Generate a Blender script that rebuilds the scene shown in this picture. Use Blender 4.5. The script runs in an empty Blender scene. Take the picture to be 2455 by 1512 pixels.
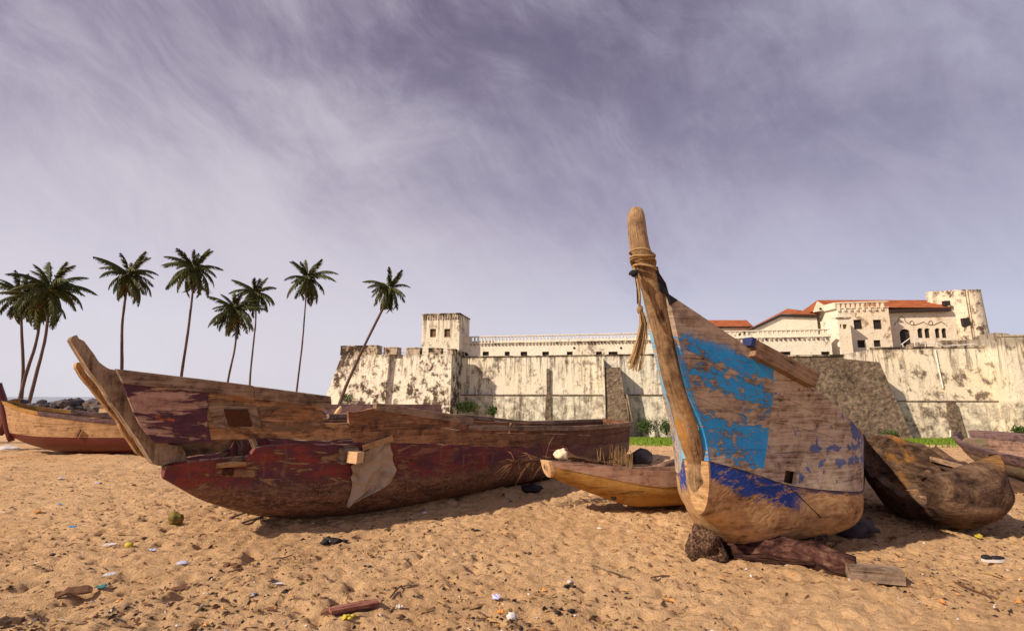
import bpy, math, random
import numpy as np
from mathutils import Vector, noise, Matrix
random.seed(7)
R = math.radians
# ------------------------------------------------------------------ camera
F = 1180.0; TH = math.atan(194 / F); HC = 1.3
scene = bpy.context.scene
cam_d = bpy.data.cameras.new('camera'); cam = bpy.data.objects.new('camera', cam_d)
scene.collection.objects.link(cam); scene.camera = cam
cam_d.sensor_width = 36.0; cam_d.lens = 36.0 * F / 2455.0
cam_d.clip_start = .05; cam_d.clip_end = 9000
cam.location = (0, 0, HC); cam.rotation_euler = (R(90) + TH, 0, 0)
# ------------------------------------------------------------------ light
SUN_TO = Vector((-.87, -.49, 0)).normalized()
SUN_EL = R(36)
SUN_VEC = Vector((SUN_TO.x * math.cos(SUN_EL), SUN_TO.y * math.cos(SUN_EL), math.sin(SUN_EL)))
sd = bpy.data.lights.new('sun', 'SUN'); sd.energy = 5.0; sd.angle = R(1.0); sd.color = (1, .86, .67)
sun = bpy.data.objects.new('sun', sd); scene.collection.objects.link(sun)
sun.rotation_euler = (-SUN_VEC).to_track_quat('-Z', 'Y').to_euler()
scene.view_settings.view_transform = 'Standard'; scene.view_settings.look = 'None'
scene.view_settings.exposure = 0.22; scene.view_settings.gamma = 1.0
scene.view_settings.use_curve_mapping = False

class NT:
    """tiny helper for node trees"""
    def __init__(s, tree): s.t = tree; s.n = tree.nodes; s.l = tree.links
    def node(s, typ, **kw):
        n = s.n.new(typ)
        for k, v in kw.items(): setattr(n, k, v)
        return n
    def put(s, sock, v):
        if v is None: return
        if isinstance(v, bpy.types.NodeSocket): s.l.new(v, sock)
        else:
            if sock.type == 'RGBA' and len(v) == 3: v = (*v, 1)
            sock.default_value = v
    def math(s, op, a, b=None, c=None, clamp=False):
        n = s.node('ShaderNodeMath', operation=op); n.use_clamp = clamp
        s.put(n.inputs[0], a); s.put(n.inputs[1], b)
        if c is not None: s.put(n.inputs[2], c)
        return n.outputs[0]
    def add(s, a, b): return s.math('ADD', a, b)
    def mul(s, a, b): return s.math('MULTIPLY', a, b)
    def sm(s, x, a, b, lo=0., hi=1.):
        n = s.node('ShaderNodeMapRange', interpolation_type='SMOOTHSTEP')
        s.put(n.inputs[0], x); n.inputs[1].default_value = a; n.inputs[2].default_value = b
        n.inputs[3].default_value = lo; n.inputs[4].default_value = hi
        return n.outputs[0]
    def band(s, x, a, b, w=.03):
        return s.mul(s.sm(x, a - w, a + w), s.sm(x, b - w, b + w, 1., 0.))
    def noise(s, vec, scale=1., detail=6., rough=.6, dist=0., col=False):
        n = s.node('ShaderNodeTexNoise'); s.put(n.inputs['Vector'], vec)
        n.inputs['Scale'].default_value = scale; n.inputs['Detail'].default_value = detail
        n.inputs['Roughness'].default_value = rough; n.inputs['Distortion'].default_value = dist
        return n.outputs['Color' if col else 'Fac']
    def vor(s, vec, scale, feat='F1', out='Distance', rnd=1.):
        n = s.node('ShaderNodeTexVoronoi', feature=feat); s.put(n.inputs['Vector'], vec)
        n.inputs['Scale'].default_value = scale; n.inputs['Randomness'].default_value = rnd
        return n.outputs[out]
    def map(s, vec, sc=(1, 1, 1), loc=(0, 0, 0), rot=(0, 0, 0)):
        n = s.node('ShaderNodeMapping'); s.put(n.inputs[0], vec)
        n.inputs['Location'].default_value = loc; n.inputs['Rotation'].default_value = rot
        n.inputs['Scale'].default_value = sc
        return n.outputs[0]
    def mix(s, f, a, b, mode='MIX'):
        n = s.node('ShaderNodeMix', data_type='RGBA', blend_type=mode)
        s.put(n.inputs[0], f); s.put(n.inputs[6], a); s.put(n.inputs[7], b)
        return n.outputs[2]
    def ramp(s, f, stops):
        n = s.node('ShaderNodeValToRGB'); s.put(n.inputs[0], f); e = n.color_ramp.elements
        e[0].position, e[0].color = stops[0][0], (*stops[0][1], 1)
        e[1].position, e[1].color = stops[-1][0], (*stops[-1][1], 1)
        for p, c in stops[1:-1]:
            k = e.new(p); k.color = (*c, 1)
        return n.outputs[0]
    def sep(s, vec):
        n = s.node('ShaderNodeSeparateXYZ'); s.put(n.inputs[0], vec); return n.outputs
    def comb(s, x, y, z):
        n = s.node('ShaderNodeCombineXYZ')
        for i, v in enumerate((x, y, z)): s.put(n.inputs[i], v)
        return n.outputs[0]
    def obj(s): return s.node('ShaderNodeTexCoord').outputs['Object']
    def uv(s, name='UVMap'):
        return s.node('ShaderNodeUVMap', uv_map=name).outputs[0]
    def rnd(s): return s.node('ShaderNodeObjectInfo').outputs['Random']

# world: physical sky behind a high veil of cirrus
world = bpy.data.worlds.new('World'); scene.world = world; world.use_nodes = True
W = NT(world.node_tree); W.n.clear()
sky = W.node('ShaderNodeTexSky', sky_type='NISHITA'); sky.sun_disc = False
sky.sun_elevation = SUN_EL; sky.sun_rotation = math.atan2(SUN_TO.x, SUN_TO.y)
sky.air_density = 1.0; sky.dust_density = 2.0; sky.ozone_density = 2.0
d_ = W.node('ShaderNodeTexCoord').outputs['Generated']
dx, dy, dz = W.sep(d_)
zc = W.math('MAXIMUM', dz, 0.0)
den = W.add(zc, .42)
px_, py_ = W.math('DIVIDE', dx, den), W.math('DIVIDE', dy, den)
pl = W.comb(px_, py_, 0.)
elev = W.sm(zc, 0.0, .62)
sidew = W.sm(W.add(dx, W.mul(dy, -.2)), .75, -.75)          # brighter toward the sun's side
grad_r = W.ramp(W.math('POWER', zc, .62), [(0, (.66, .69, .755)), (.28, (.62, .625, .70)), (.48, (.42, .39, .475)), (.63, (.268, .242, .325)), (.80, (.138, .116, .182)), (1, (.09, .07, .14))])
def wv(sc, rot, loc=(0, 0, 0)): return W.map(W.map(d_, rot=rot), sc=sc, loc=loc)
tilt = (0, R(-38), 0)
warp = W.noise(d_, 2.2, 4, .5, col=True)
dd = W.node('ShaderNodeMix', data_type='VECTOR'); dd.inputs[0].default_value = .16
W.put(dd.inputs[4], d_); W.put(dd.inputs[5], warp); dw = dd.outputs[1]
def wn(sc, loc, det, ro, ds, tl=tilt): return W.noise(W.map(W.map(dw, rot=tl), sc=sc, loc=loc), 1.0, det, ro, ds)
streak = wn((1.7, 2.9, 3.6), (11.3, 4.2, 7.7), 10, .62, .45)
wisp = wn((3.2, 8., 13.), (4, 1, 2), 11, .66, .7, (0, R(-52), 0))
big = wn((1.4, 1.8, 2.1), (9.2, 2.1, 5.3), 6, .55, .3)
cl = W.add(W.add(W.mul(streak, .46), W.mul(wisp, .17)), W.mul(big, .49))
cmask = W.sm(cl, .455, .70)
veil = W.mix(W.mul(cmask, .75), grad_r, (.60, .575, .63))
dmask = W.sm(cl, .54, .40)
veil = W.mix(W.mul(dmask, .42), veil, W.mix(elev, (.44, .44, .54), (.13, .11, .18)))
veil = W.mix(1., veil, W.mix(sidew, (.82, .84, .92), (1.06, 1.035, 1.03)), 'MULTIPLY')
skyc = W.mix(1., sky.outputs[0], (1.0, .72, .85), 'MULTIPLY')
final = W.mix(.88, skyc, W.mix(1., veil, (10., 10., 10.), 'MULTIPLY'))
bg = W.node('ShaderNodeBackground'); W.put(bg.inputs[0], final); bg.inputs[1].default_value = .10
wo = W.node('ShaderNodeOutputWorld'); W.l.new(bg.outputs[0], wo.inputs[0])

# ------------------------------------------------------------------ geometry helpers
def at(x, y, Y):
    """point of the place seen at photo position (x, y), Y metres ahead"""
    xn = (x - 1227.5) / F; yn = (756 - y) / F
    t = Y / (math.cos(TH) - yn * math.sin(TH))
    return Vector((xn * t, Y, HC + t * (math.sin(TH) + yn * math.cos(TH))))

def interp(x, pts):
    if x <= pts[0][0]: return pts[0][1]
    if x >= pts[-1][0]: return pts[-1][1]
    n = len(pts)
    for i in range(n - 1):
        if x <= pts[i + 1][0]: break
    h = pts[i + 1][0] - pts[i][0]; t = (x - pts[i][0]) / h
    d = [(pts[k + 1][1] - pts[k][1]) / (pts[k + 1][0] - pts[k][0]) for k in range(n - 1)]
    def m(k):
        if k == 0: return d[0]
        if k == n - 1: return d[-1]
        return 0 if d[k - 1] * d[k] <= 0 else 2 * d[k - 1] * d[k] / (d[k - 1] + d[k])
    t2, t3 = t * t, t * t * t
    return (2*t3-3*t2+1)*pts[i][1] + (t3-2*t2+t)*h*m(i) + (-2*t3+3*t2)*pts[i+1][1] + (t3-t2)*h*m(i+1)

class MB:
    def __init__(s): s.v = []; s.f = []; s.uv = []; s.uv2 = []; s.mi = []
    def vert(s, p, uv=(0, 0), uv2=(0, 0)):
        s.v.append(tuple(p)); s.uv.append(uv); s.uv2.append(uv2); return len(s.v) - 1
    def face(s, idx, mi=0): s.f.append(tuple(idx)); s.mi.append(mi)
    def box(s, o, ax, ay, az, mi=0, uvs=1.0):
        """box from corner o along three edge vectors, u along the longest"""
        o, ax, ay, az = map(Vector, (o, ax, ay, az)); ls = [ax.length, ay.length, az.length]
        L = max(range(3), key=lambda i: ls[i])
        q = [(0,0,0),(1,0,0),(1,1,0),(0,1,0),(0,0,1),(1,0,1),(1,1,1),(0,1,1)]
        for f in ((0,3,2,1),(4,5,6,7),(0,1,5,4),(1,2,6,5),(2,3,7,6),(3,0,4,7)):
            ids = []
            for k in f:
                c = q[k]; p = o + ax*c[0] + ay*c[1] + az*c[2]
                w = [c[i]*ls[i] for i in range(3)]; oth = sum(w[i] for i in range(3) if i != L)
                ids.append(s.vert(p, (w[L]*uvs, oth*uvs), (c[L], oth)))
            s.face(ids, mi)
    def tube(s, pts, rad, n=8, cap=True, mi=0, flat=1.0, jit=0., up=None, seed=0):
        """swept tube; rad number or list; flat squashes the second axis"""
        pts = [Vector(p) for p in pts]; m = len(pts)
        rad = rad if isinstance(rad, (list, tuple)) else [rad] * m
        rings = []; L = 0
        ref = Vector(up) if up else None
        for i, p in enumerate(pts):
            t = (pts[min(i+1, m-1)] - pts[max(i-1, 0)]).normalized()
            if i: L += (p - pts[i-1]).length
            if ref is None:
                ref = Vector((0, 0, 1)) if abs(t.z) < .9 else Vector((1, 0, 0))
            a = t.cross(ref).normalized(); b = a.cross(t).normalized()
            if not up: ref = b
            ring = []
            for k in range(n):
                an = 2*math.pi*k/n; r = rad[i]
                if jit: r *= 1 + jit*noise.noise(Vector((p.x*5+seed, p.y*5+math.cos(an)*1.5, p.z*5+math.sin(an)*1.5)))
                ring.append(s.vert(p + a*math.cos(an)*r + b*math.sin(an)*r*flat, (L, k/n*rad[i]*6), (i/(m-1), k/n)))
            rings.append(ring)
        for i in range(m-1):
            for k in range(n):
                s.face((rings[i][k], rings[i][(k+1) % n], rings[i+1][(k+1) % n], rings[i+1][k]), mi)
        if cap:
            s.face(rings[0][::-1], mi); s.face(rings[-1], mi)
    def lump(s, c, r, n=2, amp=.3, fr=1.2, seed=0, mi=0, flatten=1.0, basis=None):
        import bmesh
        bm = bmesh.new(); bmesh.ops.create_icosphere(bm, subdivisions=n, radius=1)
        o = len(s.v); c = Vector(c)
        for v in bm.verts:
            p = v.co.copy(); k = 1 + amp*noise.noise(p*fr + Vector((seed*3.1, seed*1.7, seed)))*1.6 + amp*.4*noise.noise(p*fr*3.1 + Vector((seed, 0, seed*2.3)))
            q = Vector((p.x*r[0]*k, p.y*r[1]*k, p.z*r[2]*k))
            if basis is not None: q = basis @ q
            s.vert(c + q, (p.x, p.y), (p.z, 0))
        for f in bm.faces: s.face([o + v.index for v in f.verts], mi)
        bm.free()
    def build(s, name, mats, parent=None, smooth=False, angle=None):
        me = bpy.data.meshes.new(name)
        off = Vector(parent_world(parent)) if parent else Vector((0, 0, 0))
        v = np.array(s.v, dtype=np.float64).reshape(-1, 3) - np.array(off)
        me.from_pydata(v.tolist(), [], s.f)
        li = np.empty(len(me.loops), dtype=np.int32); me.loops.foreach_get('vertex_index', li)
        for nm, arr in (('UVMap', s.uv), ('rel', s.uv2)):
            l = me.uv_layers.new(name=nm); l.data.foreach_set('uv', np.array(arr, dtype=np.float32)[li].ravel())
        mats = mats if isinstance(mats, (list, tuple)) else [mats]
        for m_ in mats: me.materials.append(m_)
        if len(mats) > 1: me.polygons.foreach_set('material_index', s.mi)
        if smooth:
            me.polygons.foreach_set('use_smooth', [True]*len(me.polygons))
            if angle: me.set_sharp_from_angle(angle=R(angle))
        me.update()
        o = bpy.data.objects.new(name, me); scene.collection.objects.link(o)
        if parent: o.parent = parent
        return o

def parent_world(p):
    v = Vector((0, 0, 0))
    while p: v += Vector(p.location); p = p.parent
    return v
def tag(o, label=None, cat=None, group=None, kind=None):
    if label: o['label'] = label
    if cat: o['category'] = cat
    if group: o['group'] = group
    if kind: o['kind'] = kind
    return o
def empty(name, loc, label, cat, group=None):
    o = bpy.data.objects.new(name, None); o.location = loc; o.empty_display_size = .2
    scene.collection.objects.link(o); return tag(o, label, cat, group)

# ------------------------------------------------------------------ materials
def mat(name, col_fn, rough=.85, bump=None, spec=.3):
    m = bpy.data.materials.new(name); m.use_nodes = True; T = NT(m.node_tree)
    b = T.n['Principled BSDF']; b.inputs['Specular IOR Level'].default_value = spec
    c = col_fn(T); h = None
    if isinstance(c, tuple) and len(c) == 2: c, h = c
    T.put(b.inputs['Base Color'], c)
    T.put(b.inputs['Roughness'], rough)
    if h is not None:
        bp = T.node('ShaderNodeBump'); bp.inputs['Strength'].default_value = 1.0
        bp.inputs['Distance'].default_value = bump or .01
        T.put(bp.inputs['Height'], h); T.l.new(bp.outputs[0], b.inputs['Normal'])
    return m

def wood_base(T, dark, mid, light, uvs=(1, 1), seed=0, grain=1.0):
    """returns colour, height, mottling noise; grain runs along u"""
    uv = T.uv(); r = T.rnd()
    sh = T.mul(r, 37.0)
    x, y, _ = T.sep(uv)
    v = T.comb(T.add(x, sh), y, sh)
    g1 = T.noise(T.map(v, sc=(2.2*uvs[0], 34*uvs[1]*grain, 1)), 1.0, 8, .62, .6)
    g2 = T.noise(T.map(v, sc=(6*uvs[0], 130*uvs[1]*grain, 1)), 1.0, 5, .6, .2)
    m1 = T.noise(T.obj(), 4.2, 7, .62, .4)
    crack = T.sm(T.noise(T.map(v, sc=(1.3*uvs[0], 26*uvs[1]*grain, 1), loc=(5, 7, 3)), 1.0, 5, .55, .9), .36, .30)
    m2 = T.noise(T.obj(), 17, 7, .7, .3)
    f = T.add(T.add(T.mul(g1, .34), T.mul(g2, .16)), T.add(T.mul(m1, .32), T.mul(m2, .28)))
    c = T.ramp(f, [(.435, tuple(k*.8 for k in dark)), (.50, mid), (.585, light), (.70, tuple(min(1, k*1.25) for k in light))])
    c = T.mix(T.mul(crack, .5), c, tuple(k*.5 for k in dark))
    c = T.mix(T.mul(T.sm(T.noise(T.obj(), 1.6, 6, .6, .3), .58, .75), .35), c, tuple(k*.45 for k in mid))
    h = T.add(T.add(T.mul(g1, .5), T.mul(m2, .5)), T.add(T.mul(g2, .3), T.mul(crack, -.7)))
    return c, h, m1

def wood(name, dark, mid, light, bump=.006, rough=.85, **kw):
    return mat(name, lambda T: wood_base(T, dark, mid, light, **kw)[:2], rough, bump)

M = {}
M['grey_wood'] = wood('grey_wood', (.05, .031, .022), (.15, .096, .064), (.29, .205, .145))
M['post_wood'] = wood('post_wood', (.075, .034, .013), (.235, .115, .042), (.42, .23, .09), bump=.009)
M['rail_wood'] = wood('rail_wood', (.04, .02, .012), (.13, .07, .04), (.25, .15, .09))
M['tan_wood'] = wood('tan_wood', (.12, .065, .03), (.30, .165, .075), (.46, .27, .13))
M['dark_wood'] = wood('dark_wood', (.016, .008, .006), (.045, .022, .015), (.10, .055, .035))
M['yellow_wood'] = wood('yellow_wood', (.15, .065, .012), (.29, .135, .025), (.38, .20, .05), grain=.5)
M['pink_wood'] = wood('pink_wood', (.14, .07, .045), (.27, .145, .10), (.37, .22, .155), grain=.5)
M['end_grain'] = wood('end_grain', (.36, .20, .10), (.55, .33, .17), (.66, .44, .25), grain=.4)

def blue_paint(T, region=1):
    c, h, m1 = wood_base(T, (.085, .055, .04), (.245, .172, .122), (.44, .345, .26))
    x, z, _ = T.sep(T.uv())
    zz = T.add(z, T.mul(x, .30))
    n = T.noise(T.map(T.uv(), sc=(13, 15, 1), loc=(1.3, 4.4, 0)), 1.0, 12, .76, .4)
    n2 = T.noise(T.map(T.uv(), sc=(1.9, 3.2, 1), loc=(7.3, .4, 0)), 1.0, 4, .5, .5)
    cov = T.add(T.band(zz, .86, 1.20, .05), T.add(T.band(zz, 1.40, 1.545, .05), T.mul(T.band(zz, 1.63, 1.76, .03), .82)))
    cov = T.add(T.mul(cov, .30), T.add(T.mul(T.add(n, -.5), 1.9), T.mul(T.add(n2, -.5), 1.25)))
    fine = T.noise(T.map(T.uv(), sc=(30, 44, 1)), 1., 6, .7, .3)
    msk = T.mul(T.sm(T.add(cov, T.mul(T.add(fine, -.5), .40)), .13, .215), T.sm(fine, .34, .46, .35, 1.))
    msk = T.mul(msk, T.sm(zz, 1.83, 1.72))
    edge = T.sm(T.add(x, T.mul(T.add(n, -.5), .12)), .03, -.01)
    msk = T.math('MAXIMUM', msk, T.mul(T.mul(edge, T.sm(n, .40, .44)), T.sm(z, 1.7, 1.6)))
    pc = T.mix(T.noise(T.obj(), 9, 5, .6), (.012, .22, .62), (.03, .40, .88))
    c2 = T.mix(msk, c, pc)
    return c2, T.add(h, T.mul(msk, .7))
M['blue_planks'] = mat('flaking_sky_blue_paint', blue_paint, .7, .005)

def blue_left(T):  # paler copy of the plank paint, sunlight on this side put into the colours
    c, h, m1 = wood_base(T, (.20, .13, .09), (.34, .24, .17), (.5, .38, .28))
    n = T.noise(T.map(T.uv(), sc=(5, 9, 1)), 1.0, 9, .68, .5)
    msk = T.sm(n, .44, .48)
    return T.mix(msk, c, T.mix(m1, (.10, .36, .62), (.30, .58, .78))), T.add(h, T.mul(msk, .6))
M['blue_left'] = mat('blue_paint_sunlight_in_colour', blue_left, .75, .004)

def faded(T):
    c, h, m1 = wood_base(T, (.09, .058, .042), (.26, .185, .132), (.48, .385, .30))
    x, z, _ = T.sep(T.uv())
    n = T.noise(T.map(T.uv(), sc=(6, 11, 1), loc=(2, 2, 0)), 1.0, 9, .72, .4)
    pale = T.mul(T.sm(n, .52, .60), T.sm(T.add(x, T.mul(n, .3)), 1.1, .8))
    c = T.mix(T.mul(pale, .75), c, (.50, .40, .31))
    st = T.noise(T.map(T.uv(), sc=(9, 5, 1), loc=(9, 3, 0)), 1.0, 8, .66, .6)
    zones = T.math('MAXIMUM', T.mul(T.band(x, .90, 1.6, .1), T.math('MAXIMUM', T.band(z, .73, .80, .025), T.band(z, .86, .90, .02))),
                   T.mul(T.sm(x, 1.0, 1.2), T.sm(T.add(z, T.mul(x, 1.05)), 2.36, 2.46)))
    bm = T.mul(T.sm(T.add(st, T.mul(zones, .16)), .60, .65), 1.0)
    c = T.mix(T.mul(bm, .8), c, (.03, .085, .30))
    hole = T.sm(T.vor(T.map(T.uv(), sc=(1, .55, 1)), 14), .13, .08)
    hole = T.mul(hole, T.sm(n, .55, .5))
    c = T.mix(T.mul(hole, .85), c, (.03, .015, .01))
    return c, T.add(h, T.mul(hole, -1.2))
M['faded_planks'] = mat('faded_bare_planking', faded, .85, .007)

def blue_log(T):
    c, h, m1 = wood_base(T, (.08, .036, .016), (.29, .155, .07), (.50, .30, .14), grain=.3)
    x, z, _ = T.sep(T.uv()); rx, rt, _ = T.sep(T.uv('rel'))
    # burl swirls in the log
    w = T.node('ShaderNodeTexWave', wave_type='RINGS', rings_direction='SPHERICAL')
    T.put(w.inputs['Vector'], T.map(T.obj(), sc=(1.2, 1.2, 2.1), loc=(-.5, -.4, -.6))); w.inputs['Scale'].default_value = 6
    w.inputs['Distortion'].default_value = 9; w.inputs['Detail'].default_value = 5; w.inputs['Detail Scale'].default_value = 1.2
    c = T.mix(T.mul(T.mul(T.sm(w.outputs['Fac'], .35, .0), T.sm(m1, .48, .6)), .6), c, (.075, .035, .016))
    c = T.mix(T.mul(T.sm(T.noise(T.obj(), 2.2, 6, .65, 1.2), .5, .72), .6), c, (.40, .235, .115))
    n = T.noise(T.map(T.uv(), sc=(6, 12, 1), loc=(3, 8, 0)), 1.0, 9, .66, .7)
    n1 = T.noise(T.map(T.uv(), sc=(2.5, 2, 1), loc=(3, 8, 0)), 1.0, 3, .5, .2)
    lo = T.add(T.add(z, T.mul(x, .34)), T.mul(T.add(n, -.5), .30))
    msk = T.mul(T.mul(T.sm(T.add(lo, T.mul(T.add(T.noise(T.map(T.uv(), sc=(26, 34, 1)), 1., 6, .7), -.5), .16)), .655, .71), T.sm(T.add(x, T.mul(n, .35)), 1.05, .9)), T.sm(n, .40, .49))
    msk2 = T.mul(T.band(T.add(T.add(z, T.mul(x, .09)), T.mul(n, .05)), .635, .685, .008), T.band(x, .86, 3.0, .05))
    msk2 = T.mul(msk2, T.sm(n, .38, .46))
    msk = T.mul(msk, T.sm(x, .004, .02))
    c = T.mix(msk, c, T.mix(m1, (.012, .03, .17), (.02, .07, .36)))
    c = T.mix(T.mul(msk2, .8), c, (.045, .035, .12))
    return c, T.add(h, T.mul(w.outputs['Fac'], .12))
M['blue_log'] = mat('hewn_log_with_ultramarine_band', blue_log, .85, .012)

def red_log(T):
    c, h, m1 = wood_base(T, (.022, .009, .008), (.085, .034, .022), (.20, .095, .055), grain=.35)
    x, z, _ = T.sep(T.uv())
    n = T.noise(T.map(T.uv(), sc=(3.2, 11, 1), loc=(3, 8, 0)), 1.0, 10, .68, .7)
    n2 = T.noise(T.map(T.uv(), sc=(2.0, 3.5, 1), loc=(8, 1, 0)), 1.0, 7, .6, .4)
    zz = T.add(z, T.mul(T.add(n2, -.5), .10))
    paint = T.sm(zz, .42, .52)
    red = T.mix(T.sm(n2, .40, .62), (.085, .014, .034), (.20, .022, .020))
    red = T.mix(T.sm(n, .45, .70), red, (.19, .035, .030))
    c = T.mix(T.mul(paint, .95), c, red)
    tan = T.mul(T.mul(T.sm(n, .51, .57), paint), T.sm(x, 2.6, 1.6, .3, 1.0))
    c = T.mix(T.mul(T.mul(T.sm(T.noise(T.map(T.uv(), sc=(3, 4, 1), loc=(6, 6, 0)), 1., 5, .6, .5), .52, .60), paint), .7), c, (.06, .016, .05))
    c = T.mix(T.mul(tan, .9), c, T.mix(m1, (.17, .085, .05), (.36, .22, .11)))
    lines = T.noise(T.map(T.uv(), sc=(14, 2.2, 1)), 1.0, 6, .6, .3)
    c = T.mix(T.mul(T.mul(T.sm(lines, .60, .66), paint), .5), c, (.22, .12, .05))
    dark = T.sm(T.noise(T.map(T.uv(), sc=(1.5, 7, 1)), 1., 6, .6, .5), .52, .70)
    c = T.mix(T.mul(dark, .5), c, (.022, .009, .008))
    # barnacle line
    vd = T.vor(T.map(T.uv(), sc=(1, 1.2, 1)), 64)
    n4 = T.noise(T.map(T.uv(), sc=(4, 6, 1)), 1.0, 5, .6)
    zb = T.add(z, T.mul(x, .0))
    line = T.mul(T.band(zb, .40, .55, .07), T.sm(n4, .36, .55))
    spk = T.mul(T.sm(vd, .42, .26), line)
    c = T.mix(T.mul(spk, .8), c, (.40, .25, .15))
    c = T.mix(T.mul(T.mul(T.sm(n, .46, .60), T.sm(z, .46, .38)), .6), c, (.055, .016, .016))
    low = T.mul(T.sm(T.noise(T.map(T.uv(), sc=(26, 40, 1)), 1., 6, .75), .50, .60), T.band(z, .0, .47, .08))
    c = T.mix(T.mul(low, .75), c, (.30, .175, .095))
    return c, T.add(h, T.add(T.mul(tan, -.8), spk))
M['red_log'] = mat('scraped_maroon_paint_on_log', red_log, .62, .012, .45)

def purple_panel(T):
    c, h, m1 = wood_base(T, (.14, .06, .045), (.30, .17, .13), (.44, .27, .21))
    x, z, _ = T.sep(T.uv())
    n = T.noise(T.map(T.uv(), sc=(2.6, 9, 1), loc=(1, 3, 0)), 1.0, 10, .66, .6)
    n2 = T.noise(T.map(T.uv(), sc=(9, 24, 1), loc=(1, 6, 0)), 1.0, 6, .6, .4)
    cov = T.add(n, T.mul(T.band(z, 1.20, 1.29, .05), -.16))
    cov = T.add(cov, T.mul(T.band(z, .95, 1.0, .03), -.07))
    msk = T.sm(T.add(cov, T.mul(T.add(n2, -.5), .2)), .425, .455)
    pc = T.mix(T.sm(n2, .35, .7), (.05, .014, .032), (.105, .028, .05))
    pc = T.mix(T.sm(T.noise(T.uv(), 5, 6, .6), .60, .66), pc, (.35, .10, .035))
    return T.mix(msk, c, pc), T.add(h, T.mul(msk, .8))
M['purple_panel'] = mat('peeling_plum_paint', purple_panel, .65, .005, .4)

def brown_panel(T):
    c, h, m1 = wood_base(T, (.06, .028, .014), (.22, .11, .05), (.42, .24, .12))
    n = T.noise(T.map(T.uv(), sc=(2.4, 8, 1), loc=(4, 3, 0)), 1.0, 8, .64, .6)
    c = T.mix(T.mul(T.sm(n, .52, .62), .7), c, (.27, .11, .04))
    g = T.noise(T.map(T.uv(), sc=(2, 5, 1), loc=(9, 3, 0)), 1.0, 8, .64, .6)
    c = T.mix(T.mul(T.sm(g, .46, .58), .8), c, (.125, .092, .058))
    d = T.noise(T.map(T.uv(), sc=(3, 6, 1), loc=(9, 8, 0)), 1.0, 8, .7, .6)
    c = T.mix(T.mul(T.sm(d, .53, .62), .8), c, (.045, .018, .014))
    return c, h
M['brown_panel'] = mat('orange_brown_weathered_planks', brown_panel, .8, .007)

def stern_planks(T):
    c, h, m1 = wood_base(T, (.035, .015, .010), (.15, .064, .032), (.32, .165, .085))
    n = T.noise(T.map(T.uv(), sc=(1.6, 8, 1), loc=(4, 3, 0)), 1.0, 8, .64, .6)
    c = T.mix(T.mul(T.sm(n, .52, .62), .7), c, (.20, .075, .03))
    g = T.noise(T.map(T.uv(), sc=(2, 6, 1), loc=(9, 3, 0)), 1.0, 8, .66, .6)
    c = T.mix(T.mul(T.sm(g, .54, .64), .6), c, (.125, .085, .055))
    x, z, _ = T.sep(T.uv())
    far = T.sm(T.add(x, T.mul(T.add(n, -.5), 2)), 3.6, 5.2)
    c = T.mix(T.mul(far, .65), c, (.075, .026, .026))
    return c, h
M['stern_planks'] = mat('brown_weathered_planks', stern_planks, .8, .008)

def plaster(name, base=(.70, .60, .45), dirt=.5, streaks=.5, topdark=None, warm=(.60, .45, .28), stain=(.085, .06, .045), lowdark=None, fine=1.0):
    def fn(T):
        o = T.node('ShaderNodeNewGeometry').outputs['Position']; x, y, z = T.sep(o)
        n1 = T.noise(o, .16, 8, .62, .6)
        n2 = T.noise(T.map(o, sc=(1, 1, .9)), 1.1*fine, 9, .70, .25)
        n3 = T.noise(T.map(o, sc=(1, 1, .10)), 1.5, 8, .68, .25)
        n4 = T.noise(o, 3.0*fine, 6, .65, .3)
        c = T.mix(T.mul(T.sm(n1, .40, .70), .7), base, warm)
        c = T.mix(T.mul(T.sm(n4, .45, .7), .28), c, (.80, .75, .65))
        c = T.mix(T.mul(T.sm(T.add(n2, T.mul(T.add(n1, -.5), .5)), .60 - .12*dirt, .74 - .12*dirt), min(1., .55 + dirt*.5)), c, stain)
        sv = T.add(T.mul(n3, .75), T.mul(n4, .25))
        c = T.mix(T.mul(T.sm(sv, .62 - .12*streaks, .76 - .1*streaks), .45 + .4*streaks), c, tuple(k*1.3 for k in stain))
        if topdark:   # soot and damp running down from the wall head
            z1, dep, amt = topdark
            t = T.sm(T.add(z, T.add(T.mul(T.add(n3, -.5), dep*4.5), T.mul(T.add(n2, -.5), dep*3))), z1 - dep, z1 + dep*.3)
            c = T.mix(T.mul(t, amt), c, tuple(k*1.1 for k in stain))
            dr = T.noise(T.map(o, sc=(3.2, 3.2, .07), loc=(3, 1, 0)), 1.0, 6, .62, .15)
            fall = T.sm(T.add(z, T.mul(T.add(n4, -.5), 2.)), z1 - 4.8, z1 - .1)
            c = T.mix(T.mul(T.mul(T.sm(dr, .50, .62), fall), .72), c, stain)
        if lowdark:
            z1, amt = lowdark
            t = T.mul(T.sm(T.add(z, T.mul(T.add(n2, -.5), 2.0)), z1 + .1, z1 - .3), T.sm(n2, .40, .58))
            c = T.mix(T.mul(t, amt), c, stain)
        spots = T.mul(T.sm(T.noise(o, 5.5*fine, 5, .7, .2), .60, .70), T.sm(n1, .35, .6))
        c = T.mix(T.mul(spots, .55), c, stain)
        return c, T.add(T.mul(n4, .5), T.mul(n2, .8))
    return mat(name, fn, .95, .12, .1)
M['red_tile'] = mat('red_roof_tiles', lambda T: (T.mix(T.sm(T.noise(T.obj(), 1.3, 6, .7), .35, .7), (.38, .115, .045), (.22, .065, .03)), T.noise(T.map(T.obj(), sc=(9, 2, 2)), 1.0, 3, .5)), .9, .08, .1)
M['eave'] = mat('dark_eave_board', lambda T: (.035, .02, .018), .9)
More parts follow.
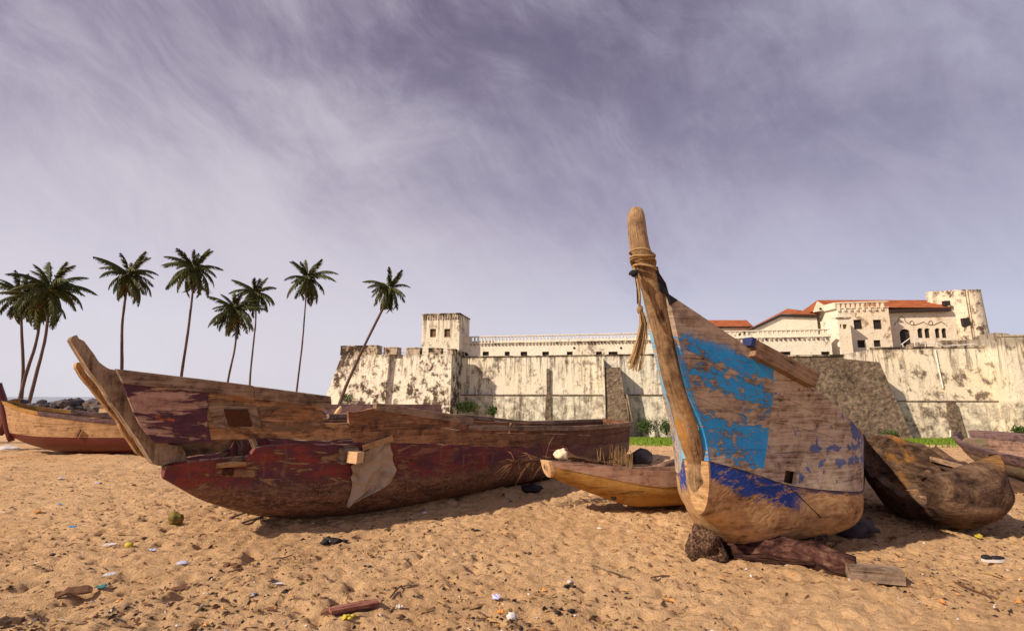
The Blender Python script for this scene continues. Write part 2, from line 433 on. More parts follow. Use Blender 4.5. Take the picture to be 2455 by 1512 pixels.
M['opening'] = mat('dark_shutter', lambda T: T.mix(T.noise(T.map(T.obj(), sc=(1, 1, 6)), 2.0, 4, .6), (.012, .009, .010), (.045, .032, .03)), .8)
M['shutter'] = mat('brown_shutter', lambda T: T.mix(T.noise(T.map(T.obj(), sc=(1, 1, 8)), 2.0, 4, .6), (.10, .05, .025), (.26, .15, .08)), .8)
M['rail_white'] = mat('white_metal', lambda T: (.72, .68, .62), .5)

def rubble(T):
    o = T.obj()
    v = T.vor(T.map(o, sc=(1, 1, 1.3)), 2.2, out='Color'); e = T.vor(T.map(o, sc=(1, 1, 1.3)), 2.2)
    n = T.noise(o, 2.4, 9, .72, .5)
    n1 = T.noise(T.map(o, sc=(1, 1, .4)), .35, 6, .6, .5)
    c = T.ramp(T.add(T.mul(n, .8), T.mul(n1, .3)), [(.40, (.055, .038, .032)), (.53, (.15, .105, .078)), (.66, (.29, .215, .15)), (.78, (.42, .33, .23))])
    return c, T.add(n, T.mul(e, .5))
M['rubble'] = mat('bare_blackened_masonry', rubble, .95, .18, .1)

def sand_mat(T):
    o = T.obj(); x, y, z = T.sep(o)
    n1 = T.noise(o, .55, 5, .55, .3); n2 = T.noise(o, 14, 7, .72, .3); n3 = T.noise(o, 90, 4, .7)
    c = T.mix(T.sm(n1, .35, .65), (.69, .445, .245), (.58, .355, .185))
    c = T.mix(T.mul(T.sm(n2, .50, .68), .55), c, (.27, .155, .085))
    n5 = T.noise(o, 34, 6, .78, .5)
    c = T.mix(T.mul(T.sm(n5, .57, .64), .68), c, (.15, .08, .045))
    c = T.mix(T.mul(T.sm(n3, .58, .72), .35), c, (.66, .47, .30))
    c = T.mix(T.mul(T.sm(n3, .42, .30), .45), c, (.16, .085, .045))
    # organic dark stains under the drying area, and the grass strip by the walls
    g = T.noise(o, .35, 6, .6, .6)
    gy = T.add(y, T.mul(T.add(g, -.5), 7.))
    grass = T.mul(T.sm(gy, 18.8, 20.2), T.mul(T.sm(y, 75., 66.), T.sm(x, -6., 0.)))
    strip = T.mul(T.band(T.add(y, T.mul(T.add(g, -.5), 3.)), 15.2, 16.6, .5), T.sm(x, 9., 12.))
    gc = T.mix(T.sm(T.noise(o, 1.3, 6, .65), .35, .65), (.085, .17, .012), (.22, .26, .035))
    c = T.mix(T.mul(T.math('MAXIMUM', grass, T.mul(strip, .75)), .92), c, gc)
    return c, T.add(T.add(T.mul(n2, 1.2), T.mul(n3, .35)), T.mul(n5, -.8))
M['sand'] = mat('footprinted_beach_sand', sand_mat, .95, .03, .1)
M['sea'] = mat('sea_water', lambda T: ((.05, .07, .09), T.noise(T.obj(), .6, 4, .6)), .18, .15, .5)
M['rock'] = mat('grey_rock', lambda T: (T.ramp(T.noise(T.obj(), 2.2, 8, .7, .3), [(.36, (.035, .03, .035)), (.55, (.12, .10, .105)), (.75, (.33, .29, .27))]), T.noise(T.obj(), 3, 8, .7)), .9, .1, .2)
M['coral'] = mat('pitted_beach_stone', lambda T: (T.ramp(T.add(T.mul(T.vor(T.obj(), 55), .35), T.mul(T.noise(T.obj(), 26, 8, .75, .6), .85)), [(.42, (.02, .010, .007)), (.58, (.085, .045, .03)), (.80, (.26, .16, .10))]), T.noise(T.obj(), 26, 8, .75, .6)), .95, .03, .1)
M['rot_log'] = mat('rotten_reddish_log', lambda T: (T.ramp(T.noise(T.map(T.uv(), sc=(7, 12, 1)), 1., 9, .7, .5), [(.40, (.018, .007, .006)), (.52, (.085, .036, .028)), (.66, (.22, .12, .085))]), T.noise(T.map(T.uv(), sc=(6, 30, 1)), 1., 8, .7, .5)), .9, .03, .1)
M['frond'] = mat('palm_leaf_green', lambda T: T.mix(T.mul(T.noise(T.obj(), .9, 4, .6), T.add(T.mul(T.rnd(), .8), .5)), (.022, .040, .010), (.10, .095, .02)), .65, spec=.2)
M['frond_dry'] = mat('yellowed_palm_leaf', lambda T: T.mix(T.noise(T.obj(), 1.2, 4, .6), (.10, .06, .015), (.20, .13, .03)), .75, spec=.2)
M['trunk'] = mat('palm_trunk_bark', lambda T: (T.mix(T.noise(T.obj(), 1.6, 6, .65), (.05, .028, .025), (.17, .11, .09)), T.noise(T.map(T.obj(), sc=(1, 1, 8)), 1., 4, .6)), .9, .05)
M['leaf'] = mat('bush_leaf', lambda T: T.mix(T.noise(T.obj(), 1.2, 4, .6), (.015, .038, .006), (.06, .11, .012)), .7)
M['grass'] = mat('grass_blade', lambda T: T.mix(T.noise(T.obj(), .8, 4, .6), (.08, .17, .01), (.24, .30, .03)), .8)
M['rope'] = mat('hemp_rope', lambda T: (T.mix(T.noise(T.map(T.uv(), sc=(60, 5, 1)), 1., 4, .6), (.17, .095, .04), (.47, .31, .15)), T.noise(T.map(T.uv(), sc=(90, 14, 1)), 1., 3, .6)), .9, .004, .1)
M['black_cord'] = mat('tarred_black_cord', lambda T: ((.012, .012, .016), T.noise(T.uv(), 60, 3, .6)), .8, .004)
M['cloth'] = mat('dirty_cream_sackcloth', lambda T: (T.mix(T.mul(T.sm(T.noise(T.obj(), 6, 7, .7, .6), .45, .68), .75), (.40, .31, .23), (.20, .135, .075)), T.noise(T.map(T.uv(), sc=(1, 1, 1)), 90, 4, .6)), .95, .004, .1)
def flat(name, col, rough=.7, var=.5, sc=18):
    return mat(name, lambda T: T.mix(T.noise(T.obj(), sc, 5, .65), tuple(k*(1-var) for k in col), tuple(min(1, k*(1+var*.5)) for k in col)), rough)
M['foam'] = flat('cream_foam', (.74, .62, .44), .9, .15)
M['white'] = flat('bleached_white', (.60, .55, .54), .6, .2)
M['lilac'] = flat('pale_plastic', (.55, .55, .75), .4, .2)
M['black'] = flat('black_stuff', (.018, .013, .014), .7, .5)
M['husk'] = flat('coconut_husk', (.20, .15, .03), .8, .8)
M['straw'] = flat('dry_straw', (.40, .24, .10), .9, .4)
M['chipbrown'] = flat('brown_chip', (.16, .075, .04), .9, .6)
M['orange'] = flat('orange_shard', (.62, .26, .07), .7, .3)
M['teal'] = flat('teal_shard', (.04, .17, .19), .5, .3)
M['yellow'] = flat('yellow_scrap', (.55, .42, .04), .7, .3)
M['bluebit'] = flat('blue_shard', (.12, .30, .55), .5, .3)
M['boat_red'] = mat('glossy_dark_red_paint', lambda T: T.mix(T.noise(T.obj(), 3, 6, .65), (.055, .006, .006), (.15, .016, .010)), .45, spec=.5)
M['boat_dark'] = wood('purple_black_wood', (.02, .012, .015), (.07, .038, .04), (.16, .09, .085))
M['moss_wood'] = mat('mossy_hull', lambda T: (lambda r: (T.mix(T.mul(T.sm(T.noise(T.obj(), 5, 7, .7), .47, .6), .8), r[0], (.13, .13, .06)), r[1]))(wood_base(T, (.04, .025, .018), (.12, .075, .05), (.25, .16, .11))), .85, .01)
M['inner_pink'] = wood('bare_pinkish_inside', (.05, .026, .02), (.14, .075, .052), (.28, .165, .12))
M['old_log'] = wood('rotten_brown_log', (.022, .010, .007), (.10, .05, .028), (.27, .15, .085), bump=.016, grain=.5)
M['old_inner'] = wood('split_wood_inside', (.05, .024, .014), (.22, .12, .07), (.42, .26, .16), bump=.02)

# ------------------------------------------------------------------ ground
ZC = -3.4
def terrain_np(x, y):
    z = -np.clip((y - 12.0) * .0735, 0, 3.4)
    z = z - np.clip((y - 95) * .05, 0, 4)
    return z
_rng = np.random.RandomState(5)
_lat = [_rng.rand(256, 256) for _ in range(8)]
def vnoise(x, y, k):
    L = _lat[k % 8]; xi = np.floor(x).astype(int); yi = np.floor(y).astype(int)
    fx = x - xi; fy = y - yi; fx = fx*fx*(3-2*fx); fy = fy*fy*(3-2*fy)
    a = L[xi % 256, yi % 256]; b = L[(xi+1) % 256, yi % 256]; c = L[xi % 256, (yi+1) % 256]; d = L[(xi+1) % 256, (yi+1) % 256]
    return (a*(1-fx)+b*fx)*(1-fy) + (c*(1-fx)+d*fx)*fy - .5
def height_np(x, y):
    z = terrain_np(x, y)
    fade = np.clip(1.15 - (y - 9) / 30, .2, 1)
    u, v = x*.94 + y*.34, -x*.34 + y*.94
    z = z + .06*vnoise(u*.6, v*.6, 0) + .03*vnoise(u*1.7+3, v*1.9, 1)*fade
    d1 = vnoise(u*4.2, v*5.0, 2); z = z + .026*d1*fade
    d2 = vnoise(u*8.5+9, v*11, 3); z = z + .034*np.abs(d2)*fade
    pit = np.clip(-vnoise(u*9.0+2, v*11+5, 4) - .14, 0, .4); z = z - .16*pit*fade
    z = z + .030*vnoise(u*19, v*25, 5)*fade - .03*np.clip(vnoise(u*13+4, v*17+8, 7) - .18, 0, .4)*fade + .011*vnoise(u*41, v*48, 6)*fade
    # sand banked against the hull of the long boat
    px = [-2.7, -1.2, .5, 2.4]; py = [5.35, 6.12, 7.45, 10.5]; dm = np.full_like(z, 9.)
    for k in range(3):
        ax_, ay_ = px[k+1]-px[k], py[k+1]-py[k]; t = np.clip(((x-px[k])*ax_+(y-py[k])*ay_)/(ax_*ax_+ay_*ay_), 0, 1)
        dm = np.minimum(dm, np.hypot(x-px[k]-t*ax_, y-py[k]-t*ay_))
    z = z + (.045+.06*vnoise(x*2.1, y*2.1, 3))*np.exp(-(dm/.17)**2)
    return z
def gz(x, y): return float(height_np(np.array([x]), np.array([y]))[0])
def ground_hit(px, py):
    """where the ground lies under photo position (px, py)"""
    Y = 3.
    for _ in range(3000):
        p = at(px, py, Y)
        if p.z <= gz(p.x, p.y): return Vector((p.x, p.y, gz(p.x, p.y)))
        Y += .01 + Y*.002
    return p
def axis(bands):
    out = []
    for a, b, st in bands: out += list(np.arange(a, b - 1e-6, st))
    return np.array(out + [bands[-1][1]])
def geo(a, b, n): return list(np.geomspace(a, b, n))
xs = axis([(-16, -7.5, .09), (-7.5, -4.8, .045), (-4.8, 4.8, .023), (4.8, 7.5, .045), (7.5, 16, .09)])
xs = np.concatenate([-np.array(geo(16.3, 5000, 60))[::-1], xs, geo(16.3, 5000, 60)])
ys = axis([(2.2, 6.2, .019), (6.2, 9, .034), (9, 14, .06), (14, 26, .14), (26, 70, .7)])
ys = np.concatenate([-np.array(geo(4.8, 600, 22))[::-1] , np.linspace(-4, 2.1, 50), ys, geo(71, 6000, 50)])
X_, Y_ = np.meshgrid(xs, ys)
Z_ = height_np(X_, Y_)
nv = X_.size; nx, ny = len(xs), len(ys)
me = bpy.data.meshes.new('sand'); me.vertices.add(nv)
me.vertices.foreach_set('co', np.stack([X_, Y_, Z_], -1).astype(np.float32).ravel())
i = np.arange(nx - 1); j = np.arange(ny - 1); I, J = np.meshgrid(i, j)
q = np.stack([J*nx+I, J*nx+I+1, (J+1)*nx+I+1, (J+1)*nx+I], -1).reshape(-1, 4).astype(np.int32)
me.loops.add(q.size); me.loops.foreach_set('vertex_index', q.ravel())
me.polygons.add(len(q)); me.polygons.foreach_set('loop_start', np.arange(0, q.size, 4, dtype=np.int32))
me.polygons.foreach_set('loop_total', np.full(len(q), 4, dtype=np.int32))
me.polygons.foreach_set('use_smooth', np.ones(len(q), dtype=bool))
me.materials.append(M['sand']); me.update(); me.validate()
sand = bpy.data.objects.new('sand', me); scene.collection.objects.link(sand)
tag(sand, 'orange tan beach sand pocked with footprints and small dents', kind='structure')
b = MB(); b.face([b.vert(p) for p in ((-6000, 110, -3.75), (6000, 110, -3.75), (6000, 6500, -3.75), (-6000, 6500, -3.75))])
tag(b.build('sea', M['sea']), 'calm sea beyond the beach', kind='structure')

# ------------------------------------------------------------------ castle (own frame: a along the walls, d away from the camera)
PHI = R(10)
EA = Vector((math.cos(PHI), -math.sin(PHI), 0)); ED = Vector((math.sin(PHI), math.cos(PHI), 0))
def cw(a, d, z): return EA*a + ED*d + Vector((0, 0, z))
def az_(x, y, d):
    """photo position to (a, z) on the castle plane at distance d"""
    xn = (x - 1227.5) / F; yn = (756 - y) / F
    r = Vector((xn, math.cos(TH) - yn*math.sin(TH), math.sin(TH) + yn*math.cos(TH)))
    t = d / r.dot(ED); p = r*t
    return p.dot(EA), p.z + HC
def battered(mb, a0, a1, d0, d1, z0, z1, bl=0, bf=0, br=0, mi=0, seg=1):
    h = z1 - z0
    lo = [(a0-bl*h, d0-bf*h), (a1+br*h, d0-bf*h), (a1+br*h, d1), (a0-bl*h, d1)]
    hi = [(a0, d0), (a1, d0), (a1, d1), (a0, d1)]
    L = [mb.vert(cw(a, d, z0)) for a, d in lo]; H = [mb.vert(cw(a, d, z1)) for a, d in hi]
    for k in range(4): mb.face((L[k], L[(k+1) % 4], H[(k+1) % 4], H[k]), mi)
    mb.face(H, mi); mb.face(L[::-1], mi)
def facade(mb, a0, a1, z0, z1, d, th, holes):
    """wall with real rectangular or arched openings; holes: (a0,a1,z0,z1,arch)"""
    As = sorted({a0, a1, *[h[0] for h in holes], *[h[1] for h in holes]}); Zs = sorted({z0, z1, *[h[2] for h in holes], *[h[3] for h in holes]})
    As = [a for a in As if a0 <= a <= a1]; Zs = [z for z in Zs if z0 <= z <= z1]
    inh = lambda a, z: any(h[0] < a < h[1] and h[2] < z < h[3] for h in holes)
    for i in range(len(As)-1):
        for k in range(len(Zs)-1):
            if inh((As[i]+As[i+1])/2, (Zs[k]+Zs[k+1])/2): continue
            c = [(As[i], Zs[k]), (As[i+1], Zs[k]), (As[i+1], Zs[k+1]), (As[i], Zs[k+1])]
            mb.face([mb.vert(cw(a, d, z)) for a, z in c])
    for h in holes:   # reveals
        r = [(h[0], h[2]), (h[1], h[2]), (h[1], h[3]), (h[0], h[3])]
        for k in range(4):
            p, q_ = r[k], r[(k+1) % 4]
            mb.face([mb.vert(cw(p[0], d, p[1])), mb.vert(cw(p[0], d+.35, p[1])), mb.vert(cw(q_[0], d+.35, q_[1])), mb.vert(cw(q_[0], d, q_[1]))])
        if h[4]:      # spandrels of the arch head
            ac, rr = (h[0]+h[1])/2, (h[1]-h[0])/2; zs = h[3]-rr; n = 8
            pts = [(ac - rr*math.cos(math.pi*k/n), zs + rr*math.sin(math.pi*k/n)) for k in range(n+1)]
            for k in range(n):
                p, q_ = pts[k], pts[k+1]
                mb.face([mb.vert(cw(p[0], d-.002, p[1])), mb.vert(cw(q_[0], d-.002, q_[1])), mb.vert(cw(q_[0], d-.002, h[3])), mb.vert(cw(p[0], d-.002, h[3]))])
                mb.face([mb.vert(cw(p[0], d-.002, p[1])), mb.vert(cw(p[0], d+.3, p[1])), mb.vert(cw(q_[0], d+.3, q_[1])), mb.vert(cw(q_[0], d-.002, q_[1]))])
    # body behind the openings
    battered(mb, a0, a1, d+.6, d+th, z0, z1)
    for (p, q_) in (((a0, z0), (a0, z1)), ((a1, z0), (a1, z1)), ((a0, z1), (a1, z1)), ((a0, z0), (a1, z0))):
        mb.face([mb.vert(cw(p[0], d, p[1])), mb.vert(cw(q_[0], d, q_[1])), mb.vert(cw(q_[0], d+.6, q_[1])), mb.vert(cw(p[0], d+.6, p[1]))])
def hole(x0, x1, y0, y1, d, arch=False):
    xm, ym = (x0+x1)/2, (y0+y1)/2
    a_0, _ = az_(x0, ym, d); a_1, _ = az_(x1, ym, d); _, zt = az_(xm, y0, d); _, zb = az_(xm, y1, d)
    return (a_0, a_1, zb, zt, arch)
def cbox(mb, a0, a1, d0, d1, z0, z1): battered(mb, a0, a1, d0, d1, z0, z1)
def windows(root, holes, d, m='opening', name='window', frame=True):
    for h in holes:
        b = MB(); a0, a1, z0, z1 = h[:4]
        if name == 'window' and frame:
            for k in range(5):
                zz0 = z0 + (z1-z0)*k/5
                cbox(b, a0+.003, a1-.003, d+.22+.03*(k % 2), d+.3, zz0, zz0+(z1-z0)/5-.01)
        else: cbox(b, a0+.003, a1-.003, d+.28, d+.33, z0+.003, z1-.003)
        w = b.build(name, M[m], root)
        if frame:
            f = MB(); t = .07
            cbox(f, a0+.004, a0+t, d+.12, d+.2, z0+.004, z1-.004); cbox(f, a1-t, a1-.004, d+.12, d+.2, z0+.004, z1-.004)
            cbox(f, a0+t, a1-t, d+.121, d+.199, z1-t, z1-.005)
            f.build('frame', M['dark_wood'], w)

# left bastion
dB = 57.
zt = az_(950, 850, dB)[1]
mb_bast = plaster('stained_bastion_plaster', (.72, .65, .53), dirt=1.25, streaks=.35, topdark=(zt, .7, .55), warm=(.70, .60, .46))
a0, _ = az_(824, 850, dB); aM, _ = az_(937, 850, dB); a1, _ = az_(1083, 856, dB)
root = empty('bastion', cw((a0+a1)/2, dB, ZC), 'stained plaster bastion with merlons at the left end of the fort', 'bastion')
b = MB(); battered(b, a0, aM, dB-.5, dB+9, ZC-.5, zt, .27, .14, .0); b.build('wall', mb_bast, root)
b = MB(); battered(b, aM+.01, a1, dB, dB+9, ZC-.5, zt-.01, .0, .14, .03); b.build('wall', mb_bast, root)
b = MB(); battered(b, aM-.35, aM+.1, dB-.62, dB+.5, ZC-.5, zt-.3, 0, .14, .0); b.build('quoin', mb_bast, root)
M['merlon'] = plaster('blackened_merlon_plaster', (.45, .36, .27), dirt=1.5, streaks=1., stain=(.05, .035, .028))
for (x0, x1, yt) in ((821, 908, 831), (924, 955, 835), (974, 1006, 835), (1027, 1057, 836), (1073, 1085, 838)):
    b = MB(); p0, _ = az_(x0, 845, dB); p1, _ = az_(x1, 845, dB); zz = az_((x0+x1)/2, yt, dB)[1]
    battered(b, p0, p1, dB+(.02 if x0 > 930 else -.48), dB+.9, zt+.005, zz, .03, .02, .03)
    cbox(b, p0-.03, p1+.03, dB-.04-(.5 if x0 < 930 else 0), dB+.95, zz+.002, zz+.12)
    b.build('merlon', M['merlon'], root)
b = MB()
for k, yy in enumerate((1.5, 3.2, 4.9)):
    battered(b, a1-.75, a1+.02, dB+yy, dB+yy+.9, zt-.005, zt+.75)
for k in range(3): b.build if False else None
b.build('side_merlon', M['merlon'], root)['kind'] = 'stuff'
b = MB(); zr = az_(960, 842, dB)[1]
for dz in (0, .45): b.tube([cw(az_(905, 842, dB)[0], dB+.6, zr-.1+dz), cw(a1-.2, dB+.6, zr-.1+dz)], .035, 5)
b.build('railing', M['rail_white'], root)

# curtain wall
dW = 61.
ztw = az_(1300, 853.5, dW)[1]; zl = az_(1300, 946, dW)[1]
mw = plaster('cream_curtain_plaster', (.74, .675, .555), dirt=.5, streaks=1.1, topdark=(ztw, .45, .5), lowdark=(zl, .55), warm=(.76, .65, .48))
root = empty('curtain_wall', cw(az_(1300, 900, dW)[0], dW, ZC), 'long cream curtain wall with a dark horizontal ledge, below the arcaded gallery', 'wall')
p0, p1 = az_(1086, 900, dW)[0], az_(1740, 900, dW)[0]
b = MB(); battered(b, p0, p1, dW, dW+4, zl, ztw, 0, .05, 0); b.build('upper_wall', mw, root)
b = MB(); battered(b, p0-.05, p1+.05, dW-.62, dW+4, ZC-.5, zl-.012, 0, .05, 0); b.build('lower_wall', mw, root)
b = MB(); cbox(b, p0, p1, dW-.72, dW-.2, zl-.10, zl+.05); b.build('ledge', M['rubble'], root)
b = MB(); cbox(b, p0, p1, dW-.12, dW+.5, ztw+.003, ztw+.1); b.build('coping', M['merlon'], root)
b = MB(); battered(b, az_(1311, 900, dW)[0], az_(1318, 900, dW)[0], dW-.42, dW+.3, zl+.06, az_(1315, 884, dW)[1], .0, .04, 0)
battered(b, az_(1309, 900, dW)[0], az_(1321, 900, dW)[0], dW-.85, dW+.3, ZC-.4, zl-.12, .02, .02, .02); b.build('drain_stain_strip', M['rubble'], root)
# dark tapering buttress
dP = 58.6
b = MB(); zb = az_(1475, 880, dP)[1]
battered(b, az_(1449, 880, dP)[0], az_(1487, 880, dP)[0], dP, dP+3, ZC-.5, zb, .03, .10, .10); b.build('buttress', M['rubble'], root)
b = MB(); battered(b, az_(1444, 880, dP)[0], az_(1448.5, 880, dP)[0], dP-.1, dP+3, ZC-.5, az_(1450, 858, dP)[1], .0, .10, .0); b.build('buttress_edge', mw, root)
# rougher stretch to the right of the blue boat's stem
root = empty('rampart', cw(az_(2000, 900, 60.)[0], 60, ZC), 'dark unplastered rampart behind the blue boat, below the red roofed houses', 'wall')
d = 51.6; zr_ = az_(2060, 862, d)[1]
aR, aRb = az_(2108, 868, d)[0], az_(2192, 1043, d)[0]
b = MB(); aL = az_(1760, 900, d)[0]; zl_, zrr = az_(1880, 855, d)[1], az_(2108, 868, d)[1]; h_ = zrr-ZC
am = az_(2022, 858, d)[0]
top = [(aL, zl_), (am, zl_), (am+.02, zl_-.25), (aR, zrr)]
bot = [(aL, ZC-.5), (am, ZC-.5), (am+.02, ZC-.5), (aRb, ZC-.5)]
def rp_(a, z): return d - .06*(zl_-z)
ft = [b.vert(cw(a, rp_(a, z), z)) for a, z in top]; fb = [b.vert(cw(a, rp_(a, z), z)) for a, z in bot]
bt = [b.vert(cw(a, d+5, z)) for a, z in top]; bb_ = [b.vert(cw(a, d+5, z)) for a, z in bot]
for k in range(3):
    b.face((fb[k], fb[k+1], ft[k+1], ft[k])); b.face((ft[k], ft[k+1], bt[k+1], bt[k])); b.face((bb_[k+1], bb_[k], bt[k], bt[k+1]))
b.face((fb[3], bb_[3], bt[3], ft[3])); b.face((bb_[0], fb[0], ft[0], bt[0])); b.build('wall', M['rubble'], root)
b = MB(); cbox(b, aL, am, d-.12, d+.8, zl_+.003, zl_+.16); b.build('coping', M['merlon'], root)

# square tower
d = 63.
zt = az_(1060, 753, d)[1]
mt = plaster('tower_plaster', (.74, .665, .53), dirt=.35, streaks=.6, topdark=(zt, .9, .5), warm=(.76, .66, .50))
a0, a1 = az_(1011, 800, d)[0], az_(1101, 800, d)[0]
root = empty('square_tower', cw((a0+a1)/2, d, ztw), 'square flat topped tower with two shuttered windows above the left bastion', 'tower')
hs = [hole(1031, 1045, 788, 808, d), hole(1065, 1079, 788, 808, d)]
b = MB(); facade(b, a0, a1, ztw-1.5, zt-.02, d, 5.2, hs); b.build('wall', mt, root)
windows(root, hs, d, 'shutter')
b = MB(); cbox(b, a0-.1, a1+.1, d-.1, d+5.3, zt-.015, zt+.12); b.build('parapet_cap', M['merlon'], root)
b = MB()
for k in range(15):
    aa = a0 + (a1-a0)*(k+.3)/15; cbox(b, aa, aa+.16, d-.07, d+.02, zt-.75, zt-.03)
b.build('corbel', M['merlon'], root)['kind'] = 'stuff'

# gallery
d = 65.
mg = plaster('gallery_plaster', (.74, .675, .55), dirt=.35, streaks=.6, warm=(.74, .63, .48))
ztop = az_(1300, 803, d)[1]; zrail = az_(1300, 820, d)[1]
a0, a1 = az_(1100, 830, d)[0], az_(1994, 830, d)[0]
root = empty('gallery_building', cw((a0+a1)/2, d, ztw), 'long low whitewashed gallery with small dark windows and a balustrade', 'building')
wl = [(1157, 1172), (1210, 1222), (1248, 1264), (1300, 1316), (1359, 1373), (1429, 1443), (1459, 1481), (1528, 1540), (1620, 1640), (1700, 1716), (1790, 1806), (1871, 1896), (1969, 1990)]
hs = [hole(x0, x1, 842.5, 852.5, d) for x0, x1 in wl]
arch = [hole(1108, 1123, 844, 853, d, True)]
b = MB(); facade(b, a0, a1, ztw-1.5, zrail, d, 6, hs + arch); b.build('wall', mg, root)
windows(root, hs, d); windows(root, arch, d, name='doorway', frame=False)
for (x, y) in ((1377, 834), (1489, 834)):
    b = MB(); a_, z_ = az_(x, y, d); b.tube([cw(a_, d-.03, z_), cw(a_, d+.05, z_)], .16, 12); b.build('round_vent', M['opening'], root)
b = MB(); cbox(b, a0, a1, d-.12, d+.5, zrail+.003, zrail+.09); cbox(b, a0, a1, d-.1, d+.4, ztop-.09, ztop+.03)
cbox(b, a0+.003, az_(1127, 812, d)[0], d-.02, d+.38, zrail+.093, ztop-.093); b.build('parapet', mg, root)
b = MB(); x = 1128
while x < 1990:
    aa = az_(x, 812, d)[0]; w = .17 if x < 1550 else .24
    cbox(b, aa, aa+w, d, d+.28, zrail+.094, ztop-.094); x += 8.2 if x < 1550 else 11.2
b.build('baluster', mg, root)['kind'] = 'stuff'
b = MB(); cbox(b, a0+.5, a1, d+2.6, d+2.9, zrail+.1, ztop-.35); b.build('terrace_wall', mg, root)
b = MB(); x = 1128
while x < 1990:
    aa = az_(x, 812, d)[0]; cbox(b, aa, aa+.2, d-.16, d-.005, zrail-.3, zrail-.003); x += 8.2 if x < 1550 else 11.2
b.build('bracket', M['merlon'], root)['kind'] = 'stuff'

def hip(mb, pts, faces, mi=0):
    ids = [mb.vert(p) for p in pts]
    for f in faces: mb.face([ids[k] for k in f], mi)
def P3(x, y, d):
    a, z = az_(x, y, d); return cw(a, d, z)
mh = plaster('house_plaster', (.70, .64, .52), dirt=.15, streaks=.2, warm=(.72, .62, .45))
# far red roofed house
d = 74.
root = empty('red_roofed_house', P3(1742, 800, d), 'small red tiled house with a low straight roof, just right of the blue boat bow', 'house')
b = MB(); pe = [P3(1655, 782, d), P3(1806, 782, d), P3(1806, 782, d)+ED*7, P3(1655, 782, d)+ED*7, P3(1668, 767, d+3.4), P3(1790, 767, d+3.4)]
hip(b, pe, [(0, 1, 5, 4), (1, 2, 5), (2, 3, 4, 5), (3, 0, 4), (3, 2, 1, 0)]); b.build('roof', M['red_tile'], root)
b = MB(); cbox(b, az_(1665, 790, d)[0], az_(1800, 790, d)[0], d+.4, d+6.4, 3, az_(1742, 783.5, d)[1]-.05); b.build('wall', mh, root)
b = MB(); cbox(b, az_(1656, 790, d)[0], az_(1805, 790, d)[0], d+.02, d+.38, az_(1742, 784, d)[1]-.1, az_(1742, 782.4, d)[1]-.02); b.build('eave', M['eave'], root)
# hipped house with the long left slope
d = 70.
root = empty('hip_roofed_house', P3(1880, 800, d), 'cream house with a peaked red hip roof and a long left slope', 'house')
b = MB()
A, Bp, C = P3(1779, 796, d), P3(1872, 752, d), P3(1960, 754, d)
D_ = P3(1888, 739.5, d+1.6); E_ = P3(1960, 749, d+1.2)
G_, H_ = A + ED*7, P3(1888, 742, d+6); I_ = C + ED*7
hip(b, [A, Bp, C, D_, E_, G_, H_, I_], [(0, 1, 3), (0, 3, 6, 5), (1, 2, 4, 3), (3, 4, 7, 6)])
b.build('roof', M['red_tile'], root)
b = MB(); dn = Vector((0, 0, -.38)); bk = ED*.25
for p, q_ in ((A, Bp), (Bp, C)):
    n0 = [p - Vector((0, 0, .02)), q_ - Vector((0, 0, .02)), q_ + dn, p + dn]
    ids = [b.vert(v+ED*.02) for v in n0] + [b.vert(v + bk) for v in n0]
    b.face(ids[:4]); b.face(ids[4:][::-1]); b.face((ids[0], ids[4], ids[5], ids[1])); b.face((ids[3], ids[2], ids[6], ids[7]))
b.build('eave', M['eave'], root)
b = MB(); pts = [A + dn + ED*.3, Bp + dn + ED*.3, C + dn + ED*.3]
lo = [Vector((p.x, p.y, 4.5)) for p in pts]
ids = [b.vert(p) for p in pts + lo] + [b.vert(p + ED*6.4) for p in pts + lo]
b.face((3, 4, 1, 0)); b.face((4, 5, 2, 1)); b.face((5, 11, 8, 2)); b.face((9, 6, 7, 10)); b.face((10, 7, 8, 11)); b.face((3, 0, 6, 9)); b.face((0, 1, 7, 6)); b.face((1, 2, 8, 7))
b.build('wall', mh, root)

# terrace house: polygonal block with balustrade, turret
d = 68.
ztb = az_(2070, 723, d)[1]; zpb = az_(2070, 738, d)[1]
mk = plaster('terrace_house_plaster', (.70, .625, .50), dirt=.45, streaks=.35, warm=(.72, .56, .38), stain=(.24, .13, .07))
root = empty('terrace_house', P3(2060, 850, d), 'white house with square dark windows and balusters along its flat top', 'house')
a0, a1 = az_(2013, 790, d)[0], az_(2136, 790, d)[0]
hs = [hole(2047, 2067, 766, 789, d), hole(2094, 2114, 766, 789, d), hole(2056, 2074, 815, 833, d), hole(2095, 2112, 815, 831, d)]
b = MB(); facade(b, a0, a1, 3.0, zpb, d, 7, hs); b.build('wall', mk, root); windows(root, hs, d)
